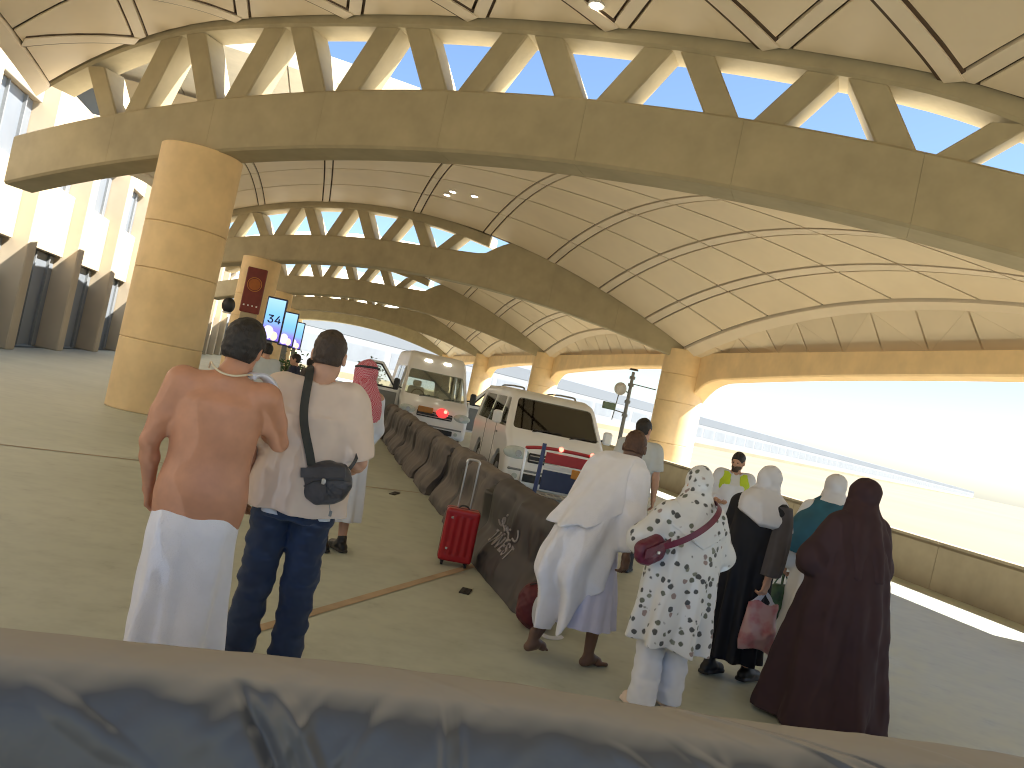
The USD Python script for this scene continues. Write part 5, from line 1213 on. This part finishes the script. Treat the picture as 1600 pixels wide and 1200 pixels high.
obj('deck', cat_([tube([(-.34, .1, .22), (.34, .1, .22), (.30, 1.05, .22), (-.30, 1.05, .22), (-.34, .1, .22)], .02, 8)] + [cyl(.012, (-.32, y_, .22), (.32, y_, .22), 8) for y_ in (.3, .5, .7, .9)]), M['alu'], t)
for x, y_ in ((-.32, .1), (.32, .1), (0, 1.02)): obj('wheel', cyl(.085, (x - .02, y_, .087), (x + .02, y_, .087), 20), M['rubber'], t)

t = thing('camera_pole', 'slim grey pole with a dish lamp and a green box beside the round column', 'pole', (10.28, 26.35, 0))
obj('mast', cyl(.075, (0, 0, 0), (0, 0, 3.45), 20, .055), M['greymetal'], t)
obj('cap', cyl(.16, (0, 0, 3.5), (0, 0, 3.56), 20, .13), M['blackplastic'], t)
obj('base_plate', box((.34, .34, .03), (0, 0, .015), .006), M['greymetal'], t)
for z in (3.0, 2.42, 1.95, 3.25): obj('clamp', cyl(.10, (0, 0, z - .05), (0, 0, z + .05), 20), M['greymetal'], t)
obj('dish_lamp', nets(lambda P: np.maximum(ell(P, (-.36, -.05, 2.80), (.21, .18, .22)), -ell(P, (-.36, -.22, 2.72), (.17, .14, .17))), [-.65, -.3, 2.5], [-.1, .2, 3.1], .014), M['lampwhite'], t, smooth=True)
obj('lamp_arm', cyl(.022, (-.18, 0, 2.78), (0, 0, 2.70), 10), M['greymetal'], t)
obj('drop_rod', cyl(.018, (-.36, 0, 2.62), (-.42, 0, 1.72), 10), M['greymetal'], t)
obj('box', box((.44, .16, .24), (-.62, -.02, 2.16), .02), M['greenbox'], t)
obj('box_arm', cyl(.02, (-.42, 0, 2.06), (0, 0, 2.02), 10), M['greymetal'], t)
obj('wall_bracket', cyl(.018, (0, 0, 3.05), (.72, -.5, 3.0), 10), M['greymetal'], t)

M['screen'] = usdkit.material(stage, '/World/Looks/gate_screen', {
    'tc': ('texture_coordinate', {}), 'sx': ('separate_xyz', {}), 'mr': ('map_range', {'from_min': 1.95, 'from_max': 3.4, 'to_min': 0., 'to_max': 1.}),
    'rp': ('rgb_ramp', {'ramp': [(0, (.20, .12, .62)), (.30, (.32, .28, .90)), (.45, (.26, .52, 1.0)), (.6, (.24, .58, 1.0)), (1, (.42, .72, 1.0))]}), 'e': ('emission', {'strength': .30})},
    [('tc.object', 'sx.vector'), ('sx.z', 'mr.value'), ('mr.result', 'rp.fac'), ('rp.color', 'e.color')], surface='e.emission')
M['lav'] = glow('screen_lavender', (.50, .46, .95), .45); M['sand_lit'] = glow('screen_sand', (.62, .50, .42), .4)
def totem(x, y, label, num):
    t = thing('gate_screen', label, 'screen', (x, y, 0), -8, 'lit gate screens in a row on the left')
    obj('post', box((.22, .12, 1.9), (0, .03, .95), .015), M['greymetal'], t)
    obj('housing', box((.70, .12, 1.56), (0, .03, 2.68), .03), M['navypanel'], t)
    sc = obj('display', box((.60, .012, 1.44), (0, -.036, 2.68)), M['screen'], t)
    for a, b, w, m in ((-.10, 2.22, .19, M['lav']), (.12, 2.12, .13, M['sand_lit'])):
        obj('picture', nets(lambda P: ell(P, (a, -.046, b), (w, .012, w * 1.25)), [a - .3, -.07, b - .35], [a + .3, -.02, b + .35], .012), m, sc, smooth=True)
    if num:
        for i, ch in enumerate(num):
            m = meshkit.text_mesh(ch, .27, .006, True); m.apply_transform(rotm((1, 0, 0), 90)); m.apply_translation((-.22 + .24 * i, -.045, 2.56)); obj('numeral', m, M['ink'], sc, smooth=False)
totem(-1.73, 30.0, 'nearest lit gate screen, showing the number 34 on blue', '34')
totem(-1.52, 38.5, 'second lit gate screen, narrower behind the one showing a number', '')
totem(-1.38, 48.0, 'farthest lit gate screen, only a pale blue sliver beside the others', '')

t = thing('tall_sign', 'tall dark red sign with an orange circle in front of a column on the left', 'sign', (-2.88, 33.4, 0), -4)
obj('board', box((.74, .16, 1.75), (0, 0, 3.72), .03), M['redsign'] if 'redsign' in M else mat('red_sign', (.20, .028, .022), .5, .25, 3), t)
obj('circle', cyl(.22, (0, -.082, 3.95), (0, -.094, 3.95), 32), mat('sign_orange', (.42, .12, .02), .5, .2, 6), t)
obj('ring', trimesh.creation.torus(.265, .012, 40, 8, transform=trimesh.transformations.translation_matrix((0, -.086, 3.95)) @ rotm((1, 0, 0), 90)), M['orange'], t)
for k in range(4): obj('mark', box((.06, .012, .06), (-.24 + .16 * k, -.086, 3.12), .004), M['whitepanel'], t)
obj('pillar', box((.62, .14, 2.84), (0, 0, 1.42), .03), M['facade'], t)

t = thing('wall_lamp', 'small dark lamp fixed to the beige column at the left edge', 'lamp', (-1.80, 16.55, 2.32))
obj('housing', nets(lambda P: ell(P, (0, -.14, 0), (.12, .12, .15)), [-.2, -.3, -.2], [.2, .03, .2], .012), M['blackplastic'], t, smooth=True)
obj('bracket', box((.07, .14, .07), (0, -.03, -.02), .01), M['greymetal'], t); obj('shade', cyl(.085, (0, -.14, -.155), (0, -.14, -.13), 20), M['lampwhite'], t)

def plant(x, y, h, seed, label, group):
    t = thing('potted_shrub', label, 'plant', (x, y, 0), 0, group)
    obj('planter', ring_loft([[(r_ * math.cos(a), r_ * math.sin(a), z) for a in np.linspace(0, 2 * np.pi, 24, endpoint=False)] for z, r_ in ((0, .24), (.45, .31), (.47, .33), (.50, .33), (.50, .29), (.44, .28))]), M['pot'], t)
    r = np.random.default_rng(seed); V, F = [], []; stems = []
    for k in range(9):
        a = r.uniform(0, 6.28); top = A3(.30 * math.cos(a) * r.uniform(.3, 1), .30 * math.sin(a) * r.uniform(.3, 1), h * r.uniform(.75, 1)); stems.append(tube(smooth_path([(0, 0, .42), tuple(top * [.4, .4, .6]), tuple(top)], 8), .009, 6))
        for q in range(70):
            p = A3(0, 0, .5) * 0 + A3(top[0], top[1], 0) * (q / 70) + A3(0, 0, .5 + (top[2] - .5) * q / 70); p = p + r.normal(0, .10, 3)
            d = r.normal(0, 1, 3); d[2] = abs(d[2]) * .5; d /= np.linalg.norm(d); s_ = np.cross(d, r.normal(0, 1, 3)); s_ /= np.linalg.norm(s_); Lf = r.uniform(.09, .17); w = Lf * .22; b = len(V)
            V += [p, p + d * Lf * .5 + s_ * w, p + d * Lf - A3(0, 0, .02), p + d * Lf * .5 - s_ * w]; F += [(b, b + 1, b + 2), (b, b + 2, b + 3)]
    obj('stem', cat_(stems), M['stem'], t)
    tag(obj('foliage', (np.array(V), np.array(F)), M['leaf'], t, smooth=False), kind='stuff')
plant(1.86, 27.0, 2.0, 1, 'potted shrub beside the open left door of the tall van', 'potted shrubs along the kerb')
plant(-.62, 22.5, 1.75, 2, 'potted shrub below the lit gate screens', 'potted shrubs along the kerb')
